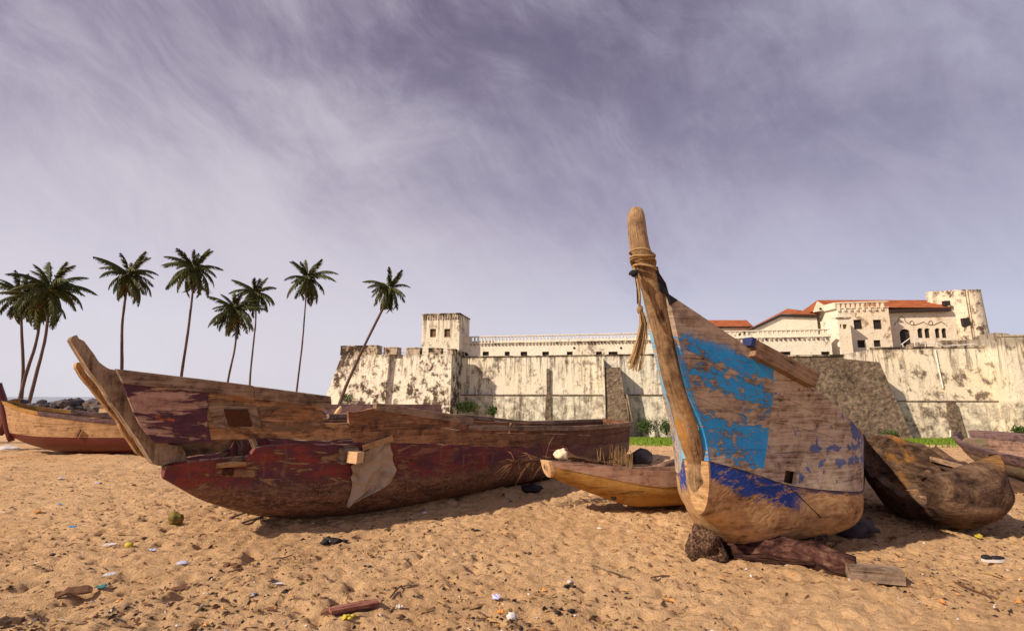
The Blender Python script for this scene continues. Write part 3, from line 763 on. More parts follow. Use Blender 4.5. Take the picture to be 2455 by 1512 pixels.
# receding left face of the block
al, dl = az_(1962, 745, d+3.2)[0], d+3.2
b = MB(); ids = [b.vert(cw(a, dd, z)) for z in (3., zpb) for a, dd in ((al, dl), (a0-.005, d), (a0-.005, d+7), (al, d+7))]
for k in range(4): b.face((ids[k], ids[(k+1) % 4], ids[4+(k+1) % 4], ids[4+k]))
b.face(ids[4:]); b.build('side_wall', mk, root)
b = MB()
cbox(b, a0-.05, a1+.05, d-.12, d+.3, zpb+.003, zpb+.1); cbox(b, a0-.05, a1+.05, d-.12, d+.3, ztb-.14, ztb)
def slab(mb, p, q_, z0, z1, t):
    n = (q_ - p).normalized().cross(Vector((0, 0, 1)))*t
    ids = [mb.vert(v) for v in (p+Vector((0,0,z0)), q_+Vector((0,0,z0)), q_+n+Vector((0,0,z0)), p+n+Vector((0,0,z0)), p+Vector((0,0,z1)), q_+Vector((0,0,z1)), q_+n+Vector((0,0,z1)), p+n+Vector((0,0,z1)))]
    for f in ((0,3,2,1),(4,5,6,7),(0,1,5,4),(1,2,6,5),(2,3,7,6),(3,0,4,7)): mb.face([ids[k] for k in f])
L0, L1 = cw(al, dl, 0), cw(a0-.06, d, 0)
slab(b, L0, L1, zpb+.004, ztb-.004, .25); b.build('parapet', mk, root)
b = MB(); k = 0
while a0 + k*.56 < a1 - .3:
    aa = a0 + k*.56; cbox(b, aa, aa+.3, d-.05, d+.2, zpb+.104, ztb-.144); k += 1
b.build('baluster', mk, root)['kind'] = 'stuff'
b = MB(); k = 0
while a0 + k*.7 < a1 - .3:
    aa = a0 + k*.7; cbox(b, aa, aa+.22, d-.2, d-.005, zpb-.35, zpb-.003); k += 1
b.build('bracket', mk, root)['kind'] = 'stuff'
# turret
dt = 66.
root = empty('sentry_turret', P3(2030, 855, dt), 'narrow square sentry turret with a flat dark cap, standing in front of the terrace house', 'turret')
b = MB(); z1 = az_(2025, 763, dt)[1]; z0 = 3.4
p0, p1 = az_(2012, 800, dt)[0], az_(2041, 800, dt)[0]
hs = [hole(2021, 2031, 777, 788, dt), hole(2014, 2018, 777, 786, dt)]
facade(b, p0, p1, z0, z1, dt, 2.4, hs); b.build('wall', mk, root); windows(root, hs, dt, frame=False, m='shutter')
b = MB(); ids = [b.vert(cw(a, dd, z)) for z in (z0, z1-.01) for a, dd in ((p0-1.0, dt+1.2), (p0-.004, dt), (p0-.004, dt+2.4), (p0-1.0, dt+2.4))]
for k in range(4): b.face((ids[k], ids[(k+1) % 4], ids[4+(k+1) % 4], ids[4+k]))
b.face(ids[4:]); b.build('side_wall', mk, root)
b = MB(); cbox(b, p0-.15, p1+.15, dt-.15, dt+2.5, z1+.003, z1+.15); b.build('cap', M['merlon'], root)
b = MB(); a_, z_ = az_(1998, 788, dt+.6); 
b.face([b.vert(cw(a_, dt+.75, z_)) for _ in range(1)] + [b.vert(cw(a_+.2, dt+.55, z_)), b.vert(cw(a_+.2, dt+.55, z_+.7)), b.vert(cw(a_, dt+.75, z_+.7))]); b.build('slit_window', M['opening'], root)

# hall
d = 70.
root = empty('castle_hall', P3(2205, 830, d), 'castle hall with a long red tiled roof, an arched door and four arched windows', 'building')
ze = az_(2200, 741, d)[1]
a0, a1 = az_(2120, 790, d)[0], az_(2296, 790, d)[0]
door = [hole(2158, 2185, 788, 830, d, True)]
ws = [hole(x0, x1, 786, 810, d, True) for x0, x1 in ((2200, 2214), (2217, 2231), (2242, 2255), (2258, 2271))]
mhall = plaster('hall_plaster', (.70, .62, .50), dirt=.1, streaks=.2, warm=(.75, .60, .43), stain=(.3, .17, .09))
b = MB(); facade(b, a0, a1, 3.2, ze-.02, d, 8, door + ws); b.build('wall', mhall, root)
windows(root, ws, d, frame=False); windows(root, door, d, name='door', frame=False)
b = MB(); e0, e1 = P3(2080, 737, d-.6), P3(2280, 737, d-.6)
r0, r1 = P3(1960, 719, d+3.6), P3(2232, 719, d+3.6)
g0 = P3(1947, 746, d)+ED*.5; gl = P3(1947, 744, d) + ED*7.5; s1 = e1 + ED*8.5
e00 = P3(1986, 737, d)+Vector((0, 0, 0))
hip(b, [e00, e1, r1, r0, s1, gl, g0], [(0, 1, 2, 3), (1, 4, 2), (3, 2, 4, 5), (6, 0, 3), (6, 3, 5)]); b.build('roof', M['red_tile'], root)
b = MB(); slab(b, Vector((e0.x, e0.y, 0)), Vector((e1.x, e1.y, 0)), e1.z-.42, e1.z-.01, -.5); b.build('eave', M['eave'], root)
b = MB(); gp = [P3(1951, 748, d-.2), P3(1983, 742, d-.2), P3(1984, 737, d-.2), P3(1961, 722, d-.2)]
ids = [b.vert(p) for p in gp] + [b.vert(p+ED*.3) for p in gp]; b.face(ids[:4]); b.face(ids[4:][::-1])
for k in range(4): b.face((ids[k], ids[4+k], ids[4+(k+1) % 4], ids[(k+1) % 4]))
b.build('gable', mhall, root)
b = MB(); b.tube([P3(1967, 740, d-.26), P3(1967, 740, d-.1)], .16, 8); b.build('gable_window', M['opening'], root)
b = MB()  # moulded curl line above the openings
cur = [(2145, 780), (2147, 773), (2152, 772), (2155, 763), (2161, 757), (2167, 761), (2171, 771), (2178, 775), (2186, 779), (2196, 778), (2205, 775), (2214, 771), (2222, 776), (2230, 779), (2238, 779), (2248, 774), (2256, 771), (2265, 776), (2271, 781)]
b.tube([P3(x, y, d-.03) for x, y in cur], .035, 5)
for cx, cy in ((2186, 774), (2231, 774)):
    b.tube([P3(cx + 5*math.cos(t), cy + 5*math.sin(t), d-.03) for t in np.linspace(0, 6.3, 14)], .035, 5)
b.build('moulding', M['rubble'], root)

# round tower
root = empty('round_tower', P3(2310, 820, 69), 'tall round ruined tower with a slit, right of the castle hall', 'tower')
mr = plaster('round_tower_plaster', (.68, .59, .46), dirt=.85, streaks=.8, warm=(.70, .52, .34), stain=(.10, .065, .05))
d = 69.; ac = az_(2313, 760, d+2)[0]; rad = 1.85
zt = az_(2320, 693, d)[1]
b = MB(); n = 48; rings = []
for k in range(7):
    z = 3. + (zt-3.)*k/6; rr = rad + (1-k/6)*.40
    ring = []
    for j in range(n):
        an = 2*math.pi*j/n; jag = 0
        if k == 6: jag = .18*noise.noise(Vector((j*.5, 0, 0)))
        r2 = rr - ((.45 if j == 34 else .75) if j in (34, 35) and k >= 2 else 0)
        ring.append(b.vert(cw(ac + r2*math.cos(an), d + 2 + r2*math.sin(an), z+jag)))
    rings.append(ring)
for k in range(6):
    for j in range(n): b.face((rings[k][j], rings[k][(j+1) % n], rings[k+1][(j+1) % n], rings[k+1][j]))
b.face(rings[-1]); b.build('wall', mr, root, True, 30)
b = MB(); n = 20; zA = az_(2226, 700, d+3)[1]
prev = None
for j in range(n+1):   # sweeping broken parapet wall to the left
    t = j/n; p = cw(az_(2226, 700, d+3)[0]*(1-t) + (ac-.3)*t, d + 3.0 - 2.6*math.sin(t*1.4), 0); zz = zA + (zt-zA)*math.sin(t*1.5) + .05 + .08*noise.noise(Vector((t*7, 2, 0)))
    q_ = p + ED*.6; cur_ = [b.vert((p.x, p.y, 3.2)), b.vert((p.x, p.y, zz)), b.vert((q_.x, q_.y, zz)), b.vert((q_.x, q_.y, 3.2))]
    if prev:
        for k in range(3): b.face((prev[k], cur_[k], cur_[k+1], prev[k+1]))
    else: b.face(cur_)
    prev = cur_
b.face(prev[::-1]); b.build('parapet_wall', mr, root)
for (x0, x1, y0, y1) in ((2312, 2324, 763, 779), (2266, 2277, 721, 731)):
    b = MB(); p = P3((x0+x1)/2, (y0+y1)/2, d + .12 if x0 > 2300 else d+.5); w = (x1-x0)/F*d/2; h = (y1-y0)/F*d/2
    b.box(p - EA*w - Vector((0, 0, h)), EA*2*w, ED*.5, Vector((0, 0, 2*h))); b.build('window', M['opening'], root)
b = MB(); p = P3(2344, 776, d+1.5); b.box(p, EA*.75, ED*.6, Vector((0, 0, .3))); b.build('corbel', M['rubble'], root)

# right bastion
dR = 54.5
zt = az_(2250, 834, dR)[1]; zl2 = az_(2280, 961, dR)[1]
mR = plaster('right_bastion_plaster', (.70, .62, .49), dirt=.7, streaks=.9, topdark=(zt, .6, .55), warm=(.74, .58, .40), lowdark=(zl2, .5), stain=(.10, .068, .05))
root = empty('bastion', P3(2280, 1040, dR), 'tall stained bastion wall with a slanting corner and a white drain pipe', 'bastion')
a0, a1 = az_(2094, 834, dR)[0], az_(2404, 834, dR)[0]
b = MB(); battered(b, a0, a1, dR, dR+11, zl2, zt, .03, .10, 0); b.build('upper_wall', mR, root)
hh = zt - zl2
b = MB(); battered(b, a0-.03*hh-.12, a1+.05, dR-.10*hh-.35, dR+11, ZC-.6, zl2-.01, .03, .08, 0); b.build('lower_wall', mR, root)
b = MB(); cbox(b, a0-.03*hh-.1, a1, dR-.10*hh-.42, dR-.1*hh+.1, zl2-.06, zl2+.05); b.build('ledge', M['rubble'], root)
b = MB(); cbox(b, a0-.05, a1, dR-.08, dR+.6, zt+.003, zt+.16); b.build('coping', M['merlon'], root)
b = MB(); cbox(b, az_(2300, 834, dR)[0], a1, dR+2.5, dR+3, zt+.003, zt+1.0); b.build('inner_wall', mR, root)
b = MB(); battered(b, az_(2262, 980, dR)[0]-.25, az_(2262, 980, dR)[0]+.35, dR-.1*hh-.75, dR, ZC-.4, zl2-.08, .05, .06, .1); b.build('damp_strip', M['rubble'], root)
def on_bat(x, y):   # onto the battered front
    dd = dR
    for _ in range(6):
        a, z = az_(x, y, dd); dd = dR - .10*(zt-z) - (.37 if z < zl2 else 0) - (max(0, zl2-z)*.08 - max(0, zl2-z)*.10 if z < zl2 else 0)
    return cw(a, dd-.12, z)
for pts in (((2240, 838), (2248, 880), (2259, 930)), ((2279, 975), (2285, 1000), (2290, 1017), (2276, 1033), (2277, 1046))):
    b = MB(); b.tube([on_bat(*p) for p in pts], .065, 6); b.build('drain_pipe', M['rail_white'], root)
rl = empty('railing', P3(2260, 828, dR+1), 'thin white handrail with steps in front of the castle hall door', 'railing')
b = MB()
pr = [(2160, 829), (2182, 813), (2205, 814), (2206, 826), (2250, 826), (2262, 832), (2330, 828), (2385, 828)]
b.tube([P3(x, y-3, dR+1.2) for x, y in pr], .045, 5); b.build('handrail', M['rail_white'], rl)
for k in range(9):
    x = 2164 + k*27
    yy = float(np.interp(x, [p[0] for p in pr], [p[1] for p in pr]))-3
    p = P3(x, yy, dR+1.2); b = MB(); b.tube([p, Vector((p.x, p.y, zt+.1))], .035, 5); b.build('post', M['rail_white'], rl)
b = MB(); a_ = az_(2170, 829, dR+1.6)[0]
for k in range(5): cbox(b, a_+k*.33, a_+2.2, dR+2.0, dR+3.2, zt+.004+k*.16, zt+.16+k*.16-.004)
b.build('stair', mR, rl)
# outer far right bastion
d = 52.
zt2 = az_(2430, 806, d)[1]
root = empty('bastion', P3(2440, 1040, d), 'tall pale bastion at the right edge, higher than the wall beside it', 'bastion')
b = MB(); battered(b, az_(2412, 834, d)[0], az_(2412, 834, d)[0]+16, d, d+12, ZC-.6, zt2, .03, .10, 0); b.build('wall', mR, root)
b = MB(); cbox(b, az_(2412, 834, d)[0]-.06, az_(2412, 834, d)[0]+16, d-.08, d+.7, zt2+.003, zt2+.15); b.build('coping', M['merlon'], root)
root = empty('lookout_parapet', P3(2390, 810, 60), 'weathered parapet wall between the round tower and the right hand bastion', 'wall')
b = MB()
for j, (x0, x1, y0, y1) in enumerate(((2362, 2385, 802, 797), (2385.2, 2408, 797, 798), (2408.2, 2440, 798, 806))):
    p, q_ = P3(x0, y0, 60), P3(x1, y1, 60)
    ids = [b.vert(v) for v in (Vector((p.x, p.y, 5)), Vector((q_.x, q_.y, 5)), q_, p)] + [b.vert(v + ED*1.5) for v in (Vector((p.x, p.y, 5)), Vector((q_.x, q_.y, 5)), q_, p)]
    for f in ((0,3,2,1)[::-1], (4,7,6,5), (0,1,5,4), (1,2,6,5), (2,3,7,6), (3,0,4,7)): b.face([ids[k] for k in f])
b.build('wall', mR, root)

# ------------------------------------------------------------------ palms
def frond_mesh(seed, L=1.0, droop=.9, mat_='frond'):
    rnd = random.Random(seed); b = MB(); n = 15; pts = []
    curl = rnd.uniform(-.12, .12)
    for k in range(n):
        t = k/(n-1); ang = droop*(t**1.35)
        pts.append(Vector((t*L*math.cos(ang*.62), curl*t*t*L, -L*.42*droop*t*t*(1+.4*t))))
    b.tube(pts, [.022*(1-.8*k/(n-1))*L/3 + .006 for k in range(n)], 4)
    N = 44
    for k in range(2, N):
        t = k/N; i = min(n-2, int(t*(n-1))); f = t*(n-1)-i
        p = pts[i].lerp(pts[i+1], f); tn = (pts[i+1]-pts[i]).normalized()
        ll = L*.275*(math.sin(math.pi*min(1, t*.93+.10))**.55)*rnd.uniform(.75, 1.12)
        for sd_ in (-1, 1):
            if rnd.random() < .06: continue
            out = Vector((0, sd_, 0)); dr = Vector((0, 0, -1))
            a = (tn*.62 + out*rnd.uniform(.40, .75) + dr*rnd.uniform(.35, .9)).normalized()
            a2 = (a + dr*rnd.uniform(.5, 1.0)).normalized()
            w = .056*L/1.6
            q1 = p + a*ll*.55; q2 = q1 + a2*ll*.5
            i0 = b.vert(p - tn*w*.5); i1 = b.vert(p + tn*w*.5); i2 = b.vert(q1 + tn*w*.55); i3 = b.vert(q1 - tn*w*.55); i4 = b.vert(q2)
            b.face((i0, i1, i2, i3)); b.face((i3, i2, i4))
    o = b.build('frond', M[mat_]); me_ = o.data; bpy.data.objects.remove(o); return me_
FR = [frond_mesh(s, 3.0, dr) for s, dr in ((1, .5), (2, .8), (3, 1.05), (4, 1.3), (5, 1.6), (6, .95))]
FRD = [frond_mesh(11, 2.7, 1.4, 'frond_dry'), frond_mesh(12, 2.6, 1.2, 'frond_dry')]
palms = [
 ([(56, 960), (55, 903), (52, 800), (50, 705)], 53, .95, 'coconut palm at the far left edge, its crown half hidden behind its neighbour'),
 ([(38, 985), (60, 905), (84, 830), (97, 760), (98, 712)], 52, 1.0, 'coconut palm with a trunk leaning right, the middle one of the left cluster of three'),
 ([(58, 985), (85, 905), (110, 800), (120, 690)], 50, 1.22, 'tallest and biggest crowned coconut palm of the left cluster of three'),
 ([(293, 985), (292, 888), (293, 780), (304, 690), (309, 655)], 56, 1.10, 'straight coconut palm rising behind the bow of the red boat, second group from the left'),
 ([(425, 985), (435, 900), (450, 800), (463, 690), (466, 640)], 57, 1.12, 'tallest coconut palm above the red boat, alone between two others, ragged right side'),
 ([(535, 985), (547, 910), (562, 840), (567, 790), (565, 740)], 72, 1.28, 'shorter coconut palm in front of the close pair above the red boat'),
 ([(597, 985), (600, 900), (608, 820), (613, 770), (614, 700)], 80, 1.22, 'small coconut palm at the right of the close pair above the red boat'),
 ([(704, 985), (715, 905), (725, 820), (733, 720), (738, 665)], 82, 1.39, 'slim coconut palm standing alone just left of the fort'),
 ([(800, 1010), (814, 968), (855, 868), (900, 775), (930, 715), (934, 690)], 47, .73, 'coconut palm leaning far right across the corner of the bastion'),
]
for pi, (tr, Y, sc, lab) in enumerate(palms):
    rnd = random.Random(40+pi)
    pts = [at(x, y, Y) for x, y in tr]
    base = Vector((pts[0].x, pts[0].y, min(pts[0].z, terrain_np(np.array([0.]), np.array([float(Y)]))[0])))
    pts = [base] + pts[1:]
    root = empty('coconut_palm', base, lab, 'palm tree', 'coconut palms along the shore')
    sm_ = []                                   # smooth the trunk line
    m = len(pts)
    for k in range(m-1):
        p0, p1, p2, p3 = pts[max(k-1, 0)], pts[k], pts[k+1], pts[min(k+2, m-1)]
        for t in (0, .2, .4, .6, .8):
            sm_.append(.5*((2*p1) + (p2-p0)*t + (2*p0-5*p1+4*p2-p3)*t*t + (3*p1-p0-3*p2+p3)*t**3))
    sm_.append(pts[-1])
    nn = len(sm_); b = MB(); b.tube(sm_, [.21 - .11*(k/(nn-1))**.5 for k in range(nn)], 8, jit=.25); b.build('trunk', M['trunk'], root, True)
    top = pts[-1]; b = MB()
    for k in range(7):
        an = rnd.uniform(0, 6.28); b.lump(top + Vector((math.cos(an)*.28, math.sin(an)*.28, -.25-rnd.random()*.2)), (.14, .14, .17), 1, .1, seed=k)
    b.build('coconut', M['husk'], root)['kind'] = 'stuff'
    nf = 34
    for k in range(nf):
        az = k*2.39996 + rnd.uniform(-.5, .5); lev = k/nf
        el = 1.35 - 2.75*lev**.9 + rnd.uniform(-.28, .28)
        mesh = FR[(0, 1, 5, 2, 1, 3)[min(5, int(lev*4.6) + rnd.randint(0, 1))]] if not (lev > .86 and rnd.random() < .75) else rnd.choice(FRD)
        o = bpy.data.objects.new('frond', mesh); scene.collection.objects.link(o); o.parent = root
        o.location = top - base + Vector((math.cos(az)*.08, math.sin(az)*.08, .1 - lev*.35))
        s_ = sc*rnd.uniform(.80, 1.22)*(.85 if lev < .12 else 1.0)
        o.rotation_euler = (rnd.uniform(-.5, .5), -el, az); o.scale = (s_, s_, s_)
        # a breeze from the left bends every crown
        o.rotation_euler.z += .16*math.sin(az)

# ------------------------------------------------------------------ boats
class Hull:
    def __init__(s, O, az, B, K, G, S0, tb, fl, heel=0, zo=0, wob=.012):
        s.O = O; a = R(az); s.u = Vector((math.sin(a), math.cos(a), 0)); s.n = Vector((math.cos(a), -math.sin(a), 0))
        s.B, s.K, s.G, s.S0, s.tb, s.fl = B, K, G, S0, tb, fl; s.heel = R(heel); s.zo = zo; s.wob = wob
        s.L = B[-1][0]
    def w(s, sp, z, side=1, db=0., dz=0.):
        k, g = interp(sp, s.K), interp(sp, s.G)
        t = max(0, (z-k)/max(.05, g-k)); tt = min(1, t/s.tb)
        sh = (1-(1-tt)**2.2)**(1/2.2)*(1-s.fl) + s.fl*t
        bb = max(0, interp(sp, s.B)*sh + db) * side
        if s.wob: bb += side*s.wob*min(1, t*4)*noise.noise(Vector((sp*1.7+side*9, z*3.1, s.O[0])))
        ss = sp + interp(z, s.S0)*max(0, 1-sp/2.5)
        z = z + dz
        c, sn = math.cos(s.heel), math.sin(s.heel)
        b2, z2 = bb*c + z*sn, z*c - bb*sn
        return Vector((s.O[0], s.O[1], s.O[2] + s.zo)) + s.u*ss + s.n*b2 + Vector((0, 0, z2))
def fn(v):
    return v if callable(v) else (lambda s, pts=v: interp(s, pts)) if isinstance(v, list) else (lambda s, c=v: c)
def strake(h, side, s0, s1, zlo, zhi, th=.035, out=0., ns=None, nt=5, ts=None, skip=(), rag=0.):
    """one plank following the hull; s0/s1 may slant with height (list over t)"""
    zlo, zhi = fn(zlo), fn(zhi); S0, S1 = fn(s0), fn(s1); mb = MB()
    ns = ns or max(4, int((S1(.5)-S0(.5))/.09)); ts = ts or [k/nt for k in range(nt+1)]
    nt = len(ts)-1; G = {}
    for i in range(ns+1):
        for j, t in enumerate(ts):
            s = S0(t) + (S1(t)-S0(t))*i/ns
            a, b_ = zlo(s), zhi(s)
            if rag: b_ += rag*noise.noise(Vector((s*9, 3, side)))*1.2; a += rag*.5*noise.noise(Vector((s*7, 8, side)))
            z = a + (b_-a)*t
            for q_, db in ((0, out), (1, out-th)):
                G[i, j, q_] = mb.vert(h.w(s, z, side, db), (s, z), (s, t))
    def face(*k):
        mb.face(k if side > 0 else k[::-1])
    for i in range(ns):
        for j in range(nt):
            if (i, j) in skip:
                for (i0, j0, i1, j1, nb) in ((i, j, i+1, j, (i, j-1)), (i+1, j, i+1, j+1, (i+1, j)), (i+1, j+1, i, j+1, (i, j+1)), (i, j+1, i, j, (i-1, j))):
                    if nb in skip: continue
                    mb.face((G[i0, j0, 0], G[i1, j1, 0], G[i1, j1, 1], G[i0, j0, 1]))
                continue
            face(G[i, j, 0], G[i+1, j, 0], G[i+1, j+1, 0], G[i, j+1, 0])
            face(G[i, j, 1], G[i, j+1, 1], G[i+1, j+1, 1], G[i+1, j, 1])
    for i in range(ns):
        face(G[i, 0, 1], G[i+1, 0, 1], G[i+1, 0, 0], G[i, 0, 0]); face(G[i, nt, 0], G[i+1, nt, 0], G[i+1, nt, 1], G[i, nt, 1])
    for j in range(nt):
        face(G[0, j, 0], G[0, j+1, 0], G[0, j+1, 1], G[0, j, 1]); face(G[ns, j, 1], G[ns, j+1, 1], G[ns, j+1, 0], G[ns, j, 0])
    return mb
def logpart(h, ztop, L, th=.07, ns=70, nt=12, s_in=.35, rag=0., zleft=None):
    """the dugout body: both sides and keel in one piece, hollow inside"""
    zt_ = fn(ztop); zl_ = fn(zleft) if zleft else zt_; mb = MB(); O = {}; I = {}
    for i in range(ns+1):
        s = L*(i/ns)**1.25
        k = interp(s, h.K); t1 = zt_(s) + (rag*noise.noise(Vector((s*6, 1, 2)))*1.5 if rag else 0)
        for j in range(-nt, nt+1):
            sd_ = 1 if j >= 0 else -1; t1 = (zt_ if j >= 0 else zl_)(s) + (rag*noise.noise(Vector((s*6, 1+sd_, 2)))*1.5 if rag else 0)
            tau = (abs(j)/nt)**1.7
            z = k + (t1-k)*tau
            O[i, j] = mb.vert(h.w(s, z, sd_), (s, z), (s, tau))
            zi = (k+th) + (t1-(k+th))*tau
            I[i, j] = mb.vert(h.w(s, zi, sd_, -th) if abs(j) else h.w(s, k+th, 1, -9), (s, zi), (s, tau))
    i_in = next(i for i in range(ns+1) if L*(i/ns)**1.25 >= s_in)
    for i in range(ns):
        for j in range(-nt, nt):
            mb.face((O[i, j], O[i, j+1], O[i+1, j+1], O[i+1, j])[::-1])
            if i >= i_in: mb.face((I[i, j], I[i, j+1], I[i+1, j+1], I[i+1, j]))
    for i in range(ns):
        for s_, j in ((1, nt), (-1, -nt)):
            a = (O[i, j], O[i+1, j], I[i+1, j], I[i, j])
            if i >= i_in: mb.face(a if s_ > 0 else a[::-1])
            elif s_ > 0: mb.face((O[i, nt], O[i+1, nt], O[i+1, -nt], O[i, -nt]))
    mb.face([I[i_in, j] for j in range(-nt, nt+1)])
    mb.face([O[0, j] for j in range(-nt, nt+1)]); mb.face([O[ns, j] for j in range(-nt, nt+1)][::-1])
    return mb
def beam_between(mb, p, q_, w, hgt, upv=(0, 0, 1), mi=0):
    p, q_ = Vector(p), Vector(q_); t = (q_-p); s = t.normalized().cross(Vector(upv)).normalized(); u_ = s.cross(t.normalized())
    mb.box(p - s*w/2 - u_*hgt/2, t, s*w, u_*hgt, mi)
def bevel(o, w=.006, seg=1):
    m = o.modifiers.new('bevel', 'BEVEL'); m.width = w; m.segments = seg; m.limit_method = 'ANGLE'; m.angle_limit = R(50); return o

# ---- the big blue boat
blue = Hull((1.396, 3.889, 0), 42.646,
 B=[(0,.10),(.3,.26),(.8,.536),(1.5,.85),(2.4,.717),(3.6,.586),(5.4,.2)],
 K=[(0,.426),(.25,.33),(.7,.05),(1.5,.03),(4,.12),(5.4,.55)],
 G=[(0,2.013),(.4,1.747),(1,1.377),(1.7,.929),(2.6,.88),(5.4,.70)],
 S0=[(0,-.02),(.5,.026),(.85,0),(1.5,-.36),(2.1,-.567),(2.65,-.663)], tb=.3, fl=.093, heel=.443)
bb = empty('wooden_boat', (1.9, 4.6, 0), 'wooden boat with flaking sky blue paint and a tall stem post, propped on a log', 'boat')
seam = [(0,.82),(.31,.73),(.69,.60),(1.05,.54),(1.6,.49),(5.4,.57)]
o = logpart(blue, seam, 5.4, th=.07, ns=80, nt=14, s_in=.9).build('hull_log', M['blue_log'], bb, True, 50)
z1 = [(0,1.31),(.43,1.14),(.78,1.07),(1.1,.98),(1.7,.74),(5.4,.62)]
z2 = [(0,1.66),(.4,1.45),(.9,1.22),(1.7,.84),(5.4,.66)]
zg = blue.G
up = lambda f, e: (lambda s, f=f, e=e: interp(s, f)+e)
cut = [(0, .62), (.33, .71), (.75, .80), (1, .86)]
for sd_, mA in ((1, M['blue_planks']), (-1, M['blue_left'])):
    ss = [(0, .44, .58), (0, .58, .655), (0, .655, .69)]
    rows = [(up(seam, .004), up(z1, -.0015)), (up(z1, .0015), up(z2, -.0015)), (up(z2, .0015), up(zg, 0))]
    for (lo, hi), (_, ca, cb) in zip(rows, ss):
        strake(blue, sd_, 0., [(0, ca), (1, cb)], lo, hi, out=.006, ns=14, nt=6).build('plank', mA, bb, True, 40)
        if lo is rows[0][0] and sd_ > 0:
            # aft lower plank with the square hole in it
            svals = [(0, ca+.006), (1, cb+.006)]
            strake(blue, sd_, svals, 5.3, lo, hi, ns=76, ts=[0, .03, .24, .42, .6, .8, 1], skip=((3, 1), (4, 1))).build('plank', M['faded_planks'], bb, True, 40)
        else:
            strake(blue, sd_, [(0, ca+.006), (1, cb+.006)], 5.3, lo, hi, ns=44, nt=5).build('plank', M['faded_planks'], bb, True, 40)
# stern closing board
b = MB(); ring = [blue.w(5.28, z, sd_, -.02) for sd_, zs in ((1, np.linspace(.56, .69, 4)), (-1, np.linspace(.69, .56, 4))) for z in zs]
ids = [b.vert(p) for p in ring] + [b.vert(p - blue.u*.05) for p in ring]; n = len(ring)
b.face(ids[:n]); b.face(ids[n:][::-1])
for k in range(n): b.face((ids[k], ids[n+k], ids[n+(k+1) % n], ids[(k+1) % n]))
b.build('stern_board', M['faded_planks'], bb)
for s_ in (1.25, 2.1, 3.0, 4.0):
    b = MB(); zt_ = interp(s_, blue.G) - .13
    p, q_ = blue.w(s_, zt_, -1, -.04), blue.w(s_, zt_, 1, -.04); beam_between(b, p, q_, .16, .05)
    bevel(b.build('thwart', M['grey_wood'], bb))
for s_ in (1.0, 1.7, 2.5, 3.3):
    for sd_ in (-1, 1):
        b = MB(); zs = np.linspace(interp(s_, blue.K)+.12, interp(s_, blue.G)-.02, 8)
        b.tube([blue.w(s_, z, sd_, -.075) for z in zs], .03, 5); b.build('rib', M['grey_wood'], bb)
# stem post
SC = [(2450, 0, 0)]
STEM = [(1185, 1662, 24), (1158, 1663, 28), (1130, 1665, 25), (1105, 1664, 22), (1080, 1659, 24), (1040, 1650, 26), (1000, 1640, 26), (950, 1626, 26), (900, 1611, 26), (850, 1600, 26), (800, 1590, 27), (760, 1579, 28), (700, 1566, 30), (660, 1552, 28), (620, 1541, 26), (590, 1533, 25), (560, 1528, 24), (530, 1525, 23), (512, 1524, 21), (502, 1524, 17), (496, 1524, 9)]
def on_plane(x, y, off, h):
    xn = (x-1227.5)/F; yn = (756-y)/F
    r = Vector((xn, math.cos(TH)-yn*math.sin(TH), math.sin(TH)+yn*math.cos(TH)))
    o_ = Vector((h.O[0], h.O[1], 0)) + h.n*off - Vector((0, 0, HC))
    return r*(o_.dot(h.n)/r.dot(h.n)) + Vector((0, 0, HC))
fwd = -blue.u
stem_pts = [(on_plane(x, y, .0, blue), w) for y, x, w in STEM]
b = MB(); rings = []; n = 20; side_v = Vector((math.cos(R(22)), -math.sin(R(22)), 0)); fv = Vector((-math.sin(R(22)), -math.cos(R(22)), 0))
for k, (c, w) in enumerate(stem_pts):
    hw = w/F*c.y*.95; ring = []
    if STEM[k][0] > 1050: c = c + blue.u*((STEM[k][0]-1050)/100)**1.5*.085
    for j in range(n):
        an = 2*math.pi*j/n; cx, cy = math.cos(an), math.sin(an)
        rr = 1/((abs(cx)**3 + abs(cy)**3)**(1/3)); rr *= 1 + .07*noise.noise(Vector((cx*1.3, cy*1.3+3, c.z*3.6)))
        ring.append(b.vert(c + side_v*cx*rr*hw + fv*(cy*rr*hw*(1.05 if STEM[k][0] < 1100 else .8) - .02), (c.z, j/n*.6), (k/20, j/n)))
    rings.append(ring)
for k in range(len(rings)-1):
    for j in range(n): b.face((rings[k][j], rings[k][(j+1) % n], rings[k+1][(j+1) % n], rings[k+1][j]))
b.face(rings[-1]); b.face(rings[0][::-1])
def stem_mat(T):
    c, h, m1 = wood_base(T, (.06, .032, .018), (.185, .108, .055), (.35, .225, .12), uvs=(1, .6))
    x, _, _ = T.sep(T.uv())
    n = T.noise(T.map(T.uv(), sc=(2.4, 6, 1)), 1., 6, .6, .6)
    c = T.mix(T.mul(T.mul(T.band(x, .84, 1.22, .14), T.sm(n, .40, .60)), .8), c, (.50, .23, .045))
    c = T.mix(T.mul(T.mul(T.sm(T.vor(T.map(T.uv(), sc=(.8, 2, 1), loc=(.3, .1, 0)), 3.2), .16, .05), 1), .85), c, (.035, .015, .008))
    d_ = T.sm(T.noise(T.map(T.uv(), sc=(1.8, 4, 1), loc=(3, 1, 0)), 1., 7, .65, .8), .56, .70)
    return T.mix(T.mul(d_, .6), c, (.05, .024, .012)), h
M['stem'] = mat('honey_brown_stem_wood', stem_mat, .75, .02, .3)
b.build('stem_post', M['stem'], bb, True, 60)
b = MB(); ids = []
for s_, z in ((.60, .52), (.95, .52), (.95, .80), (.60, .80)): ids.append(b.vert(blue.w(s_, z, 1, -.09)))
ids += [b.vert(Vector(b.v[k]) - blue.n*.03) for k in ids]
